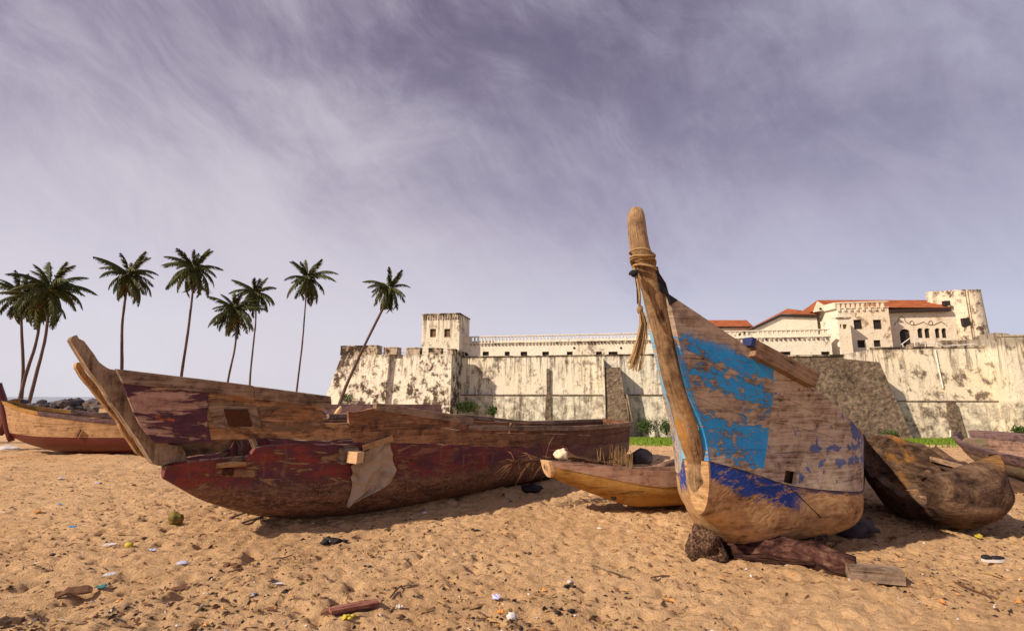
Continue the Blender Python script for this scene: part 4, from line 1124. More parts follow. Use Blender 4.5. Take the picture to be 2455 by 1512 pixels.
for f in ((0,1,2,3),(7,6,5,4),(0,4,5,1),(1,5,6,2),(2,6,7,3),(3,7,4,0)): b.face([ids[k] for k in f])
b.build('hole_shade_board', M['dark_wood'], bb)  # dark board added behind the square hole, stands in for the shade inside
# cap rail timber still fixed on the gunwale
p, q_ = at(1801, 834, 3.74), at(1953, 914, 4.0)
for k, (off, m_) in enumerate(((.034, 'rail_wood'), (-.032, 'rail_wood'))):
    b = MB(); t = (q_-p).normalized()
    pp, qq = p + Vector((0, 0, off)) - t*(.03*(1-k)), q_ + Vector((0, 0, off)) - t*(.04*k); beam_between(b, pp, qq, .08, .062)
    bevel(b.build('cap_rail', M[m_], bb), .008)
b = MB(); t = (q_-p).normalized(); pp = p + Vector((0, 0, .034)) - t*.036; beam_between(b, pp-t*.004, pp+t*.035, .086, .068)
M['ultra'] = flat('ultramarine_paint', (.018, .03, .12), .6, .5)
bevel(b.build('painted_end', M['ultra'], bb), .006)
# cracks between log and planks: a thin caulking cord
b = MB(); b.tube([blue.w(s_, interp(s_, seam)+.003, 1, .002) for s_ in np.linspace(.02, 2.2, 40)], .0032, 5); b.build('caulking', M['black'], bb)
b = MB(); b.tube([blue.w(s_, z, 1, .002) for s_, z in ((.71, .575), (.78, .52), (.85, .46), (.93, .39), (1.01, .33))], .004, 5); b.build('crack', M['black'], bb)

# rope on the stem
rp = empty('mooring_rope', at(1545, 640, 3.45), 'frayed tan rope wound round the blue boat stem post, its tail hanging loose', 'rope')
SZ = sorted((c.z, c.x, c.y) for c, w in stem_pts)
def stem_c(z): return Vector((np.interp(z, [q[0] for q in SZ], [q[1] for q in SZ]), np.interp(z, [q[0] for q in SZ], [q[2] for q in SZ]), z)) + fv*.02
zr0 = on_plane(1541, 628, 0, blue).z
for k, zz in enumerate((zr0-.012, zr0+.012, zr0+.034, zr0-.034, zr0+.05)):
    b = MB(); pts = []
    for j in range(29):
        an = 2*math.pi*j/28; rr = 1/((abs(math.cos(an))**3 + abs(math.sin(an))**3)**(1/3))
        pts.append(stem_c(zz) + side_v*math.cos(an)*rr*(.077+.004*(k % 2)) + fv*math.sin(an)*rr*(.082) + Vector((0, 0, .022*math.sin(an+k*1.3)+.012*math.cos(2*an+k))))
    b.tube(pts, .0085, 6, cap=False); b.build('coil', M['rope'], rp, True)
Yr = 3.36
b = MB(); b.tube([at(1519, 640, Yr), at(1530, 680, Yr), at(1534, 710, Yr), at(1533, 735, Yr)], .009, 6); b.build('cord', M['rope'], rp, True)
b = MB(); b.lump(at(1534, 742, Yr), (.024, .022, .028), 2, .25, 2.0, 3); b.build('knot', M['rope'], rp, True)
b = MB(); rnd = random.Random(3)
for k in range(30):
    ox, oy = rnd.gauss(0, 1), rnd.gauss(0, 1)
    pts = []
    for j, (x, y, sp_) in enumerate(((1537, 748, .008), (1541, 775, .014), (1536, 810, .018), (1527, 845, .022), (1517, 884+rnd.uniform(-16, 8), .023))):
        pts.append(at(x, y, Yr) + Vector((ox*sp_, oy*sp_, 0)) + Vector((rnd.uniform(-1, 1), rnd.uniform(-1, 1), 0))*.003)
    b.tube(pts, .0042, 3, cap=False)
b.build('tassel', M['rope'], rp)['kind'] = 'stuff'
b = MB(); b.lump(at(1519, 655, Yr), (.032, .03, .026), 2, .35, 2, 5)
b.build('tar_knot', M['black_cord'], rp, True)
b = MB(); b.tube([at(1524, 660, Yr+.02), at(1528, 690, Yr+.02), at(1530, 728, Yr+.02)], .012, 5, jit=.9); b.build('black_cord', M['black_cord'], rp)
b = MB()
pa, pb = stem_c(zr0-.04) + side_v*.08, blue.w(.03, 1.97, 1, .02)
for k in range(4):
    mid = pa.lerp(pb, .5) + Vector((.012*k-.05, 0, -.045+.015*k))
    b.tube([pa + Vector((0, 0, -.012*k)), mid, pb + Vector((-.015*k, 0, -.01*k))], .009, 5, jit=.5)
b.build('black_lashing', M['black_cord'], rp)

# ---- red boat
red = Hull((-3.124, 4.543, 0), 39.5,
 B=list(zip([0,.5,1.3,2.5,4.2,6.2,7.6,8.4], [.08,.181,.6,.833,.896,.752,.537,.344])),
 K=list(zip([0,.4,1.,2.,5.5,8.4], [.592,.323,.096,0,0,.013])),
 G=list(zip([0,1.5,2.8,4.5,6.5,8.4], [1.516,1.33,1.133,1.012,.82,.811])),
 S0=[(0,0),(.7,0),(1.1,-.252),(1.6,-.498),(1.9,-.798)], tb=.35, fl=.05, heel=5.5)
rb = empty('wooden_boat', (-1.2, 6.6, 0), 'long wooden boat in scraped maroon and plum paint with a broken bow on the sand', 'boat')
ltop = [(0,.70),(.21,.735),(.50,.745),(.62,.76),(.70,.84),(.97,.885),(1.9,.87),(3.55,.73),(6,.56),(8.4,.40)]
o = logpart(red, ltop, 8.4, th=.06, ns=110, nt=12, s_in=.42, rag=.012).build('hull_log', M['red_log'], rb, True, 50)
g_ = lambda s: interp(s, red.G)
def cap_lo(s): return g_(s) - .10 - .02*s/1.3
for sd_ in (1, -1):
    # bow panel, brown panels, broken gap below them
    if sd_ > 0:
        strake(red, 1, 0., [(0, .40), (1, .52)], lambda s: .915-.03*s, lambda s: cap_lo(s)+.04, th=.03, ns=16, nt=6).build('plank', M['purple_panel'], rb, True, 40)
        strake(red, 1, [(0, .41), (1, .50)], 1.27, lambda s: 1.105, lambda s: cap_lo(s)+.04, th=.03, out=-.004, ns=14, nt=4).build('plank', M['brown_panel'], rb, True, 40)
        strake(red, 1, [(0, .405), (1, .455)], 1.545, lambda s: .935+.01*math.sin(s*9), lambda s: 1.098, th=.03, out=0.002, ns=20, nt=4, rag=.008).build('plank', M['brown_panel'], rb, True, 40)
        strake(red, 1, .82, 1.545, lambda s: interp(s, ltop)+.008, lambda s: .928+.01*math.sin(s*9), th=.03, out=.012, ns=12, nt=2, rag=.01).build('plank', M['purple_panel'], rb, True, 40)
        strake(red, 1, .0, .80, lambda s: g_(s)-.095, lambda s: g_(s)+.02, th=.07, out=.02, ns=12, nt=2).build('cap_rail', M['grey_wood'], rb, True, 40)
        bevel(strake(red, 1, .803, 1.34, lambda s: g_(s)-.10, lambda s: g_(s)+.015, th=.07, out=.018, ns=10, nt=2).build('cap_rail', M['grey_wood'], rb, True, 40), .004)
        bevel(strake(red, 1, 1.74, 2.98, lambda s: interp(s, [(1.7, 1.235), (3, 1.03)]), lambda s: interp(s, [(1.7, 1.315), (3, 1.125)]), th=.06, out=.015, ns=16, nt=2).build('cap_rail', M['grey_wood'], rb, True, 40), .004)
        strake(red, 1, 2.90, 5.2, lambda s: interp(s, [(2.9, .985), (4.5, .90), (5.2, .86)]), lambda s: interp(s, [(2.9, 1.045), (4.5, .965), (5.2, .925)]), th=.03, out=.05, ns=24, nt=2).build('rubbing_rail', M['grey_wood'], rb, True, 40)
        strake(red, 1, 5.21, 8.42, lambda s: interp(s, [(5.2, .86), (8.4, .735)]), lambda s: interp(s, [(5.2, .925), (8.4, .815)]), th=.03, out=.05, ns=30, nt=2).build('rubbing_rail', M['grey_wood'], rb, True, 40)
        gtop = [(1.56, 1.20), (1.72, 1.25), (1.9, 1.26), (2.9, 1.10), (3.0, 1.085), (4.5, 1.0), (6.5, .81), (8.4, .80)]
    else:
        strake(red, -1, .02, 1.50, lambda s: interp(s, ltop)+.01, lambda s: interp(s, [(0, 1.45), (.25, 1.30), (.5, 1.08), (1.5, .97)]), th=.03, ns=20, nt=6).build('plank', M['brown_panel'], rb, True, 40)
        gtop = [(1.5, .97), (2.9, .92), (4.5, .86), (6.5, .70), (8.4, .72)]
        strake(red, -1, 2.0, 8.4, lambda s: interp(s, gtop)+.004, lambda s: interp(s, gtop)+.06, th=.06, out=.015, ns=50, nt=2).build('cap_rail', M['grey_wood'], rb, True, 40)
    mid = lambda s: .5*(interp(s, ltop)+interp(s, gtop)) + .02
    s_a = 1.56 if sd_ > 0 else 1.51
    for (sa, sb) in ((s_a, 3.7), (3.705, 6.0), (6.005, 8.4)):
        strake(red, sd_, sa, sb, lambda s: interp(s, ltop)+.006, lambda s: mid(s)-.003, th=.035, out=.004, ns=26, nt=3).build('plank', M['stern_planks'], rb, True, 40)
        strake(red, sd_, sa+.002, sb-.03, lambda s: mid(s)+.004, lambda s: interp(s, gtop), th=.035, ns=26, nt=3).build('plank', M['stern_planks'], rb, True, 40)
# transom, rounded
b = MB(); zs = np.linspace(.40, .80, 6); ring = [red.w(8.40, z, 1, -.02) for z in zs] + [red.w(8.40, z, -1, -.02) for z in zs[::-1]]
ids = [b.vert(p) for p in ring] + [b.vert(p - red.u*.05) for p in ring]; n = len(ring)
b.face(ids[:n]); b.face(ids[n:][::-1])
for k in range(n): b.face((ids[k], ids[n+k], ids[n+(k+1) % n], ids[(k+1) % n]))
b.build('transom', M['stern_planks'], rb)
# stem knee, extruded outline in the boat's own middle plane
def extr(name, outline, off, th, m, parent, h=red, sub=5, jit=.006):
    pts = []
    for k in range(len(outline)):
        p0, p1, p2, p3 = [Vector((*outline[(k+j) % len(outline)], 0)) for j in (-1, 0, 1, 2)]
        for t in np.linspace(0, 1, sub, endpoint=False):
            lin = p1.lerp(p2, t)
            cr = .5*((2*p1)+(p2-p0)*t+(2*p0-5*p1+4*p2-p3)*t*t+(3*p1-p0-3*p2+p3)*t**3)
            pts.append(lin.lerp(cr, .25))
    fr = [on_plane(p.x, p.y, off, h) for p in pts]; fr = [p + h.u*jit*noise.noise(p*9)*2 + Vector((0, 0, jit*noise.noise(p*9+Vector((4, 4, 4)))*2)) for p in fr]
    t0 = fr[0]; b = MB(); n = len(fr)
    ax = Vector((-.35, -.3, .88)).normalized()
    A = [b.vert(p, ((p-t0).dot(ax), (p-t0).dot(h.u))) for p in fr]
    Bk = [b.vert(p - h.n*th, ((p-t0).dot(ax), (p-t0).dot(h.u)+3)) for p in fr]
    b.face(A[::-1]); b.face(Bk)
    for k in range(n):
        q4 = [fr[k], fr[(k+1) % n]]
        i0, i1 = [b.vert(p, ((p-t0).dot(ax), 5.)) for p in q4]; i2, i3 = [b.vert(p-h.n*th, ((p-t0).dot(ax), 5+th)) for p in q4[::-1]]
        b.face((i0, i1, i2, i3))
    return b.build(name, m, parent)
M['knee'] = mat('grey_knee_timber', lambda T: (lambda r: (T.mix(T.mul(T.sm(T.noise(T.obj(), 2.5, 6, .65, .8), .56, .7), .7), r[0], (.42, .26, .13)), r[1]))(wood_base(T, (.05, .03, .018), (.18, .112, .066), (.34, .235, .15), grain=.5)), .8, .010)
knee = [(168, 814), (174, 806), (184, 804), (190, 812), (203, 818), (218, 840), (238, 866), (262, 884), (296, 894), (302, 925), (322, 970), (348, 1012), (380, 1048), (408, 1066), (436, 1068), (452, 1104), (420, 1108), (388, 1116), (368, 1108), (338, 1066), (290, 996), (250, 938), (205, 872)]
extr('stem_knee', knee, .075, .15, M['knee'], rb)
split = [(183, 880), (186, 868), (197, 868), (206, 888), (240, 935), (290, 1010), (332, 1072), (352, 1098), (330, 1088), (300, 1040), (262, 985), (232, 950), (200, 905)]
extr('stem_timber', split, -.15, .10, M['post_wood'], rb)
# square repair block on the brown panel
b = MB(); p0 = [red.w(.575, 1.055, 1, .01), red.w(.735, 1.055, 1, .01), red.w(.735, 1.215, 1, .01), red.w(.575, 1.215, 1, .01)]
nrm = red.n*.03; ids = [b.vert(p) for p in p0] + [b.vert(p+nrm) for p in p0]
b.face(ids[4:]); 
for k in range(4): b.face((ids[k], ids[(k+1) % 4], ids[4+(k+1) % 4], ids[4+k]))
M['rust'] = flat('rust_brown', (.085, .03, .015), .9, .7, 30)
bevel(b.build('patch_block', M['rust'], rb))
b = MB(); q0 = [red.w(.48, 1.03, 1, .004), red.w(.80, 1.035, 1, .004), red.w(.80, 1.24, 1, .004), red.w(.48, 1.25, 1, .004)]
ids = [b.vert(p, (k*.2, k*.1)) for k, p in enumerate(q0)] + [b.vert(p+red.n*.012, (k*.2, k*.1)) for k, p in enumerate(q0)]
b.face(ids[4:]); 
for k in range(4): b.face((ids[k], ids[(k+1) % 4], ids[4+(k+1) % 4], ids[4+k]))
b.build('patch_board', M['grey_wood'], rb)
# thwart with protruding end
b = MB(); p, q_ = red.w(1.40, .77, -1, 0), red.w(1.42, .775, 1, .07); beam_between(b, p, q_, .17, .15); bevel(b.build('thwart', M['grey_wood'], rb), .008)
b = MB(); t = (q_-p).normalized(); beam_between(b, q_ + t*.002, q_ + t*.11 + red.u*.04, .115, .11); bevel(b.build('thwart_end', M['end_grain'], rb), .03)
for s_ in (2.6, 3.9, 5.3, 6.6, 7.7):
    b = MB(); zt_ = interp(s_, gtop)-.16; beam_between(b, red.w(s_, zt_, -1, -.03), red.w(s_, zt_, 1, -.03), .2, .05); bevel(b.build('thwart', M['grey_wood'], rb))
for s_ in (.72, 1.9, 3.2, 4.6, 6.0, 7.2):
    for sd_ in (-1, 1):
        b = MB(); b.tube([red.w(s_, z, sd_, -.065) for z in np.linspace(.2, interp(s_, gtop)-.05 if s_ > 1.5 else 1.1, 7)], .03, 5); b.build('rib', M['grey_wood'], rb)
# cleat and splinters on the broken nose
b = MB(); b.tube([red.w(.36, .70, 1, .03), red.w(.48, .705, 1, .045), red.w(.60, .70, 1, .02)], [.022, .03, .02], 7, jit=.6); b.build('cleat', M['tan_wood'], rb, True)
b = MB(); b.lump(red.w(.47, .63, 1, -.005), (.05, .05, .04), 2, .5, 2, 8); b.build('rotten_hole', M['rust'], rb, True)
b = MB()
for k in range(7):
    s_ = .15 + k*.09; p = red.w(s_, interp(s_, ltop)+.005, 1, -.01)
    b.tube([p, p + red.u*(.09+.03*random.random()) + Vector((0, 0, .02*random.random()))], [.014, .004], 5, jit=.5)
b.build('splinter', M['grey_wood'], rb)['kind'] = 'stuff'
# upright plank end at the step
bevel(strake(red, 1, 1.49, 1.60, lambda s: .90, lambda s: 1.215, th=.05, out=.016, ns=3, nt=5, rag=.01).build('cover_plank', M['stern_planks'], rb, True, 40), .004)

# sackcloth hanging on the red boat
b = MB(); nu, nv_ = 18, 22; C4 = [(872, 1072), (930, 1046), (943, 1150), (826, 1212)]
G = {}
def redpt(x, y, lift):   # near-side surface of the red boat under a photo position
    best = None
    return best
tabl = []
for s_ in np.linspace(1.2, 2.2, 60):
    for z in np.linspace(interp(s_, red.K)+.02, 1.15, 60):
        p = red.w(s_, z, 1); q3_ = p - Vector((0, 0, HC))
        f_ = q3_.y*math.cos(TH)+q3_.z*math.sin(TH); u_ = -q3_.y*math.sin(TH)+q3_.z*math.cos(TH)
        tabl.append((1227.5+F*q3_.x/f_, 756-F*u_/f_, s_, z))
tabl = np.array(tabl)
def on_red(x, y, lift):
    k = np.argsort((tabl[:, 0]-x)**2+(tabl[:, 1]-y)**2)[:6]; wgt = 1/((tabl[k, 0]-x)**2+(tabl[k, 1]-y)**2+1)
    s_, z = (tabl[k, 2]*wgt).sum()/wgt.sum(), (tabl[k, 3]*wgt).sum()/wgt.sum()
    return red.w(s_, z, 1, lift)
left = [(868, 1080), (862, 1105), (833, 1112), (838, 1135), (842, 1160), (838, 1185), (826, 1213)]
right = [(928, 1052), (934, 1080), (936, 1098), (941, 1120), (943, 1140), (930, 1158), (850, 1196)]
for j in range(nv_+1):
    v = j/nv_*(len(left)-1); k = min(len(left)-2, int(v)); f_ = v-k
    l = (left[k][0]*(1-f_)+left[k+1][0]*f_, left[k][1]*(1-f_)+left[k+1][1]*f_); r_ = (right[k][0]*(1-f_)+right[k+1][0]*f_, right[k][1]*(1-f_)+right[k+1][1]*f_)
    for i_ in range(nu+1):
        t = i_/nu; x = l[0]*(1-t)+r_[0]*t; y = l[1]*(1-t)+r_[1]*t
        lift = .04 + .030*math.sin(t*11+v*1.1+math.sin(v*2))*min(1, .35+v*.2) + .03*noise.noise(Vector((t*5, v*2, 0)))
        G[i_, j] = b.vert(on_red(x, y, lift), (t*.4, v*.1), (t, v))
for i_ in range(nu):
    for j in range(nv_): b.face((G[i_, j], G[i_+1, j], G[i_+1, j+1], G[i_, j+1]))
o = b.build('sackcloth', M['cloth'], None, True); tag(o, 'torn cream sackcloth draped down the side of the maroon boat', 'cloth')
m_ = o.modifiers.new('thick', 'SOLIDIFY'); m_.thickness = .004; o.modifiers.new('sub', 'SUBSURF').levels = 1
b = MB(); beam_between(b, on_red(862, 1072, .05), on_red(934, 1048, .055), .012, .06)
tag(bevel(b.build('pale_stick', M['tan_wood']), .003), 'short pale slat wedged above the hanging sackcloth on the maroon boat', 'slat')

# ---- small yellow canoe
can = Hull((.42, 5.75, 0), 74, B=[(0,.135),(.5,.25),(1.3,.33),(3,.33),(4.2,.12)], K=[(0,.40),(.45,.19),(.95,.03),(2.5,0),(4.2,.3)],
 G=[(0,.585),(.5,.53),(1.3,.44),(2.5,.42),(4.2,.6)], S0=[(0,.22),(.4,.03),(.6,-.02)], tb=.6, fl=.12, heel=-3)
cn = empty('dugout_canoe', (1.3, 6.1, 0), 'small new dugout canoe of yellow brown wood with a blunt end, beside the maroon boat', 'canoe')
cmid = [(0,.525),(.4,.43),(1.3,.265),(2.5,.25),(4.2,.45)]
logpart(can, cmid, 4.2, th=.035, ns=40, nt=8, s_in=.2).build('hull', M['yellow_wood'], cn, True, 40)
for sd_ in (1, -1):
    for sa, sb in ((.0, 1.05), (1.054, 4.2)):
        strake(can, sd_, sa, sb, lambda s: interp(s, cmid)+.002, lambda s: interp(s, can.G), th=.045, out=.006, ns=22, nt=2).build('gunwale_band', M['pink_wood'], cn, True, 40)
b = MB(); prof = [can.w(0, z, sd_, .008) for sd_, zz in ((1, np.linspace(.405, .585, 6)), (-1, np.linspace(.585, .405, 6))) for z in zz]
ids = [b.vert(p - can.u*.03, (k*.05, 0)) for k, p in enumerate(prof)] + [b.vert(p + can.u*.02, (k*.05, .1)) for k, p in enumerate(prof)]; n = len(prof)
b.face(ids[:n]); b.face(ids[n:][::-1])
for k in range(n): b.face((ids[k], ids[n+k], ids[n+(k+1) % n], ids[(k+1) % n]))
b.build('end_face', M['end_grain'], cn)
# number pencilled on the end
fc = can.w(0, .52, 0) - can.u*.034
def stroke(pts):
    return [fc + can.n*x + Vector((0, 0, z)) for x, z in pts]
b = MB()
for st in ([(-.052, .028), (-.05, -.03)],
           [(-.012, .03), (-.034, .01), (-.036, -.015), (-.026, -.03), (-.010, -.026), (-.006, -.010), (-.018, -.002), (-.034, -.010)],
           [(.048, .028), (.022, .028), (.018, .002), (.036, .004), (.050, -.008), (.046, -.026), (.030, -.032), (.014, -.026)]):
    b.tube(stroke(st), .0032, 4)
b.build('number', M['chipbrown'], cn)
b = MB(); b.lump(can.w(.62, .17, 1, -.01), (.035, .02, .03), 2, .3, 2, 1); b.build('knot_hole', M['black'], cn, True)
b = MB(); b.lump(can.w(.10, .585, 0) + Vector((.07, .02, .06)), (.075, .055, .068), 3, .32, 1.6, 12)
tag(b.build('foam_block', M['foam'], None, True), 'cream coloured foam lump resting on the blunt end of the small canoe', 'foam')

# dead palm frond between the red boat and the canoe
b = MB(); rnd = random.Random(9)
fr = [at(1505, 1118, 6.6), at(1430, 1108, 6.5), at(1370, 1095, 6.35), at(1310, 1100, 6.2), at(1262, 1104, 6.0), at(1225, 1110, 5.9)]
b.tube(fr, [.03, .028, .024, .018, .012, .006], 6, jit=.3)
for k in range(170):
    t = rnd.random()*.97; i_ = int(t*5); p = fr[i_].lerp(fr[i_+1], t*5-i_)
    dr = Vector((rnd.uniform(-1, .1), rnd.uniform(-.8, .5), rnd.uniform(-.9, .35))).normalized(); ll = rnd.uniform(.18, .5)*(1-.3*t)
    p2 = p + dr*ll*.5; p3 = p2 + (dr + Vector((0, 0, -.5))).normalized()*ll*.5
    p3.z = max(p3.z, gz(p3.x, p3.y)+.01); w = Vector((0, 0, .009))
    i0, i1, i2, i3, i4 = b.vert(p-w), b.vert(p+w), b.vert(p2+w), b.vert(p2-w), b.vert(p3); b.face((i0, i1, i2, i3)); b.face((i3, i2, i4))
tag(b.build('dead_palm_frond', M['frond_brown'] if 'frond_brown' in M else M['chipbrown']), 'dry brown palm frond fanned out between the maroon boat and the small canoe', 'palm frond')
b = MB()
for k in range(60):
    p = at(1440+rnd.uniform(-10, 75), 1128, 6.5+rnd.uniform(-.1, .4)); h_ = rnd.uniform(.12, .33); q_ = p + Vector((rnd.uniform(-.06, .06), rnd.uniform(-.05, .05), h_))
    b.tube([p - Vector((0, 0, .25)), q_], [.005, .002], 3)
tag(b.build('dry_reeds', M['straw']), 'tuft of dry reed stalks behind the small canoe', 'reeds', kind='stuff')

# ---- rotten dugout at the right
def rotten(T):
    o = T.obj(); n = T.noise(T.map(o, sc=(1.3, .8, 1.6), rot=(.3, .2, .5)), 3.2, 10, .68, 1.1); f = T.noise(T.map(o, sc=(2.2, .7, 2.2)), 13, 8, .7, .6)
    c = T.ramp(T.add(T.mul(n, .7), T.mul(f, .35)), [(.40, (.018, .009, .007)), (.50, (.075, .042, .028)), (.62, (.18, .108, .066)), (.76, (.32, .21, .13))])
    c = T.mix(T.mul(T.sm(T.noise(o, 2.1, 5, .6, .5), .58, .68), .6), c, (.34, .15, .03))
    return c, T.add(n, T.mul(f, .5))
M['rotten'] = mat('rotten_weathered_log', rotten, .9, .035, .15)
old = Hull((4.40, 4.66, 0), 8, B=[(0,.09),(.04,.19),(.13,.29),(.35,.37),(.8,.43),(1.2,.40),(1.55,.24),(1.72,.03)], K=[(0,.34),(.05,.2),(.16,.09),(.35,.02),(1.1,0),(1.45,.06),(1.72,.38)],
 G=[(0,.60),(.3,.64),(.8,.58),(1.2,.66),(1.72,.86)], S0=[(0,.05),(.3,-.04),(.5,-.03),(.75,.04)], tb=.55, fl=.10, heel=-14, zo=.03, wob=.10)
od = empty('dugout_canoe', (4.4, 5.6, 0), 'old rotten dugout canoe with a caved in side, right of the blue boat', 'canoe')
ot = [(0,.44),(.05,.53),(.12,.60),(.22,.64),(.30,.56),(.42,.46),(.8,.50),(1.05,.58),(1.35,.66),(1.72,.80)]
ol = [(0,.44),(.05,.53),(.12,.60),(.20,.62),(.26,.48),(.34,.34),(.62,.33),(.80,.42),(1.05,.52),(1.35,.62),(1.72,.86)]
logpart(old, ot, 1.72, th=.08, ns=110, nt=18, s_in=.23, rag=.07, zleft=ol).build('hull', M['rotten'], od, True, 60)
rnd = random.Random(8)
for k in range(14):
    s_ = rnd.uniform(.35, 1.2); z = rnd.uniform(.12, .42); sd_ = rnd.choice((-1, 1, 1))
    b = MB(); b.tube([old.w(s_, z, sd_, -.07), old.w(s_+rnd.uniform(.12, .3), z+rnd.uniform(-.03, .05), sd_, -.085)], [rnd.uniform(.012, .022), .005], 5, jit=.6)
    b.build('splinter', M['old_inner'], od)
b = MB(); b.tube([old.w(.26, .38, 1, -.07), old.w(.6, .40, 1, -.07), old.w(1.1, .46, 1, -.07)], [.03, .028, .015], 6, jit=.4); b.build('inner_rail', M['old_inner'], od)
b = MB(); b.lump(old.w(.24, .60, -1, -.04), (.07, .05, .045), 3, .5, 2, 14); b.build('knob', M['rotten'], od, True)

for k in range(5):  # boards added in the hollow, the dark ones stand in for its shade
    zz = .20 + .07*k; b = MB(); p, q_ = old.w(.25, zz, 1, -.08), old.w(.85+.08*k, zz+.03, 1, -.085); beam_between(b, p, q_, .03, .045)
    b.build('added_hollow_plank', M['dark_wood' if k % 2 else 'old_inner'], od)
# ---- dark boat at the far right
dk = Hull((8.3, 9.1, -.03), 197, B=[(0,.10),(.35,.34),(1.,.52),(2.5,.62),(5,.5),(6,.2)], K=[(0,.40),(.5,.24),(1.2,.12),(3,.06),(6,.3)],
 G=[(0,.72),(.5,.68),(1.5,.62),(3,.60),(6,.75)], S0=[(0,.5),(.3,.1),(.6,0),(.8,-.05)], tb=.6, fl=.2, heel=8)
dkb = empty('dugout_canoe', (7.5, 7.5, 0), 'dark weathered open boat with a worn pinkish inside, cut by the right edge', 'canoe')
dt_ = [(0,.60),(.5,.56),(1.5,.50),(3,.48),(6,.62)]
logpart(dk, dt_, 6., th=.05, ns=40, nt=8, s_in=.15).build('hull', M['moss_wood'], dkb, True, 50)
for sd_ in (1, -1):
    strake(dk, sd_, 0, 6, lambda s: interp(s, dt_)+.004, lambda s: interp(s, dk.G), th=.07, out=.02, ns=34, nt=2).build('gunwale', M['boat_dark'], dkb, True, 40)
    strake(dk, sd_, .2, 5.9, lambda s: interp(s, dk.K)+.1, lambda s: interp(s, dt_)-.01, th=.01, out=-.055, ns=34, nt=4).build('lining', M['inner_pink'], dkb, True, 40)
b = MB(); beam_between(b, dk.w(1.0, .47, -1, -.12), dk.w(2.2, .42, -1, -.2), .12, .03); b.build('loose_board', M['end_grain'], dkb)
b = MB(); b.tube([dk.w(1.6, .35, 1, -.1), dk.w(1.9, .33, 0), dk.w(2.3, .42, -1, -.08)], .035, 6, jit=.3); b.build('rib', M['tan_wood'], dkb)
b = MB(); beam_between(b, (6.9, 7.0, gz(6.9, 7.)+.06), (8.0, 8.6, gz(8, 8.6)+.06), .16, .14); tag(bevel(b.build('support_beam', M['dark_wood']), .01), 'dark squared timber on the sand under the boat at the right edge', 'timber')

# ---- boats at the left
def side_boat(O, az, label, L=7., heel=0, mirror=1, stem=True):
    h = Hull(O, az, B=[(0,.06),(.4,.26),(1.2,.55),(3,.75),(5.5,.65),(L,.3)], K=[(0,.42),(.4,.22),(1.2,.05),(3,0),(5.5,.02),(L,.2)],
     G=[(0,1.22),(.5,1.06),(1.2,.95),(2.6,.80),(5,.78),(L,.95)], S0=[(0,.3),(.4,.05),(.7,-.05),(1.2,-.22),(1.6,-.38)], tb=.45, fl=.2, heel=heel)
    root = empty('wooden_boat', O, label, 'boat')
    lt = [(0,.50),(.5,.46),(1.2,.43),(L,.40)]
    logpart(h, lt, L, th=.05, ns=40, nt=8, s_in=.3).build('hull', M['boat_red'], root, True, 50)
    for sd_ in (1, -1):
        strake(h, sd_, 0, L, lambda s: interp(s, lt)+.004, lambda s: interp(s, [(0, .82), (1.2, .72), (L, .64)]), th=.03, ns=34, nt=3).build('plank', M['tan_wood'], root, True, 40)
        strake(h, sd_, 0, L, lambda s: interp(s, [(0, .82), (1.2, .72), (L, .64)])+.005, lambda s: interp(s, h.G)-.07, th=.03, ns=34, nt=3).build('plank', M['tan_wood'], root, True, 40)
        strake(h, sd_, 0, 1.0, lambda s: interp(s, h.G)-.066, lambda s: interp(s, h.G)+.01, th=.07, out=.012, ns=12, nt=2).build('gunwale', M['yellow_wood'], root, True, 40)
        strake(h, sd_, 1.01, L, lambda s: interp(s, h.G)-.066, lambda s: interp(s, h.G)+.02, th=.08, out=.015, ns=34, nt=2).build('gunwale', M['boat_dark'], root, True, 40)
    b = MB(); zs = np.linspace(.32, 1.62 if stem else .8, 14)
    b.tube([Vector(O) + h.u*(interp(z, h.S0)-.02) + Vector((0, 0, z)) for z in zs], [.07+.03*math.sin(k/13*3.1) for k in range(14)], 8, flat=.75); b.build('stem_post', M['boat_red'], root, True)
    for s_ in (1.5, 2.3, 3.1, 3.9, 4.8):
        b = MB(); zt_ = interp(s_, h.G)-.12; beam_between(b, h.w(s_, zt_, -1, -.03), h.w(s_, zt_, 1, -.03), .22, .05); b.build('thwart', M['tan_wood'], root)
        b = MB(); p = h.w(s_, interp(s_, h.G)+.02, -1, -.02); b.box(p, h.u*.22, h.n*-.05, Vector((0, 0, .13))); b.build('tholepin_block', M['end_grain'], root)
    b = MB(); strake_ = strake(h, -1, 1.2, L, lambda s: interp(s, h.G)+.155, lambda s: interp(s, h.G)+.21, th=.06, ns=20, nt=1); strake_.build('top_rail', M['grey_wood'], root)
    return root, h
r1, hL = side_boat((-11.5, 11.55, -.02), 84, 'tan sided boat with dark red bottom and red stem, left of the maroon boat')
b = MB(); beam_between(b, hL.w(1.85, .45, 1, .04), hL.w(1.95, .60, 1, .04), .03, .05); b.build('prop', M['chipbrown'], r1)
r2, _ = side_boat((-13.5, 13.4, -.02), 262, stem=False, label='dark red and tan boat at the very left edge behind the red stem')
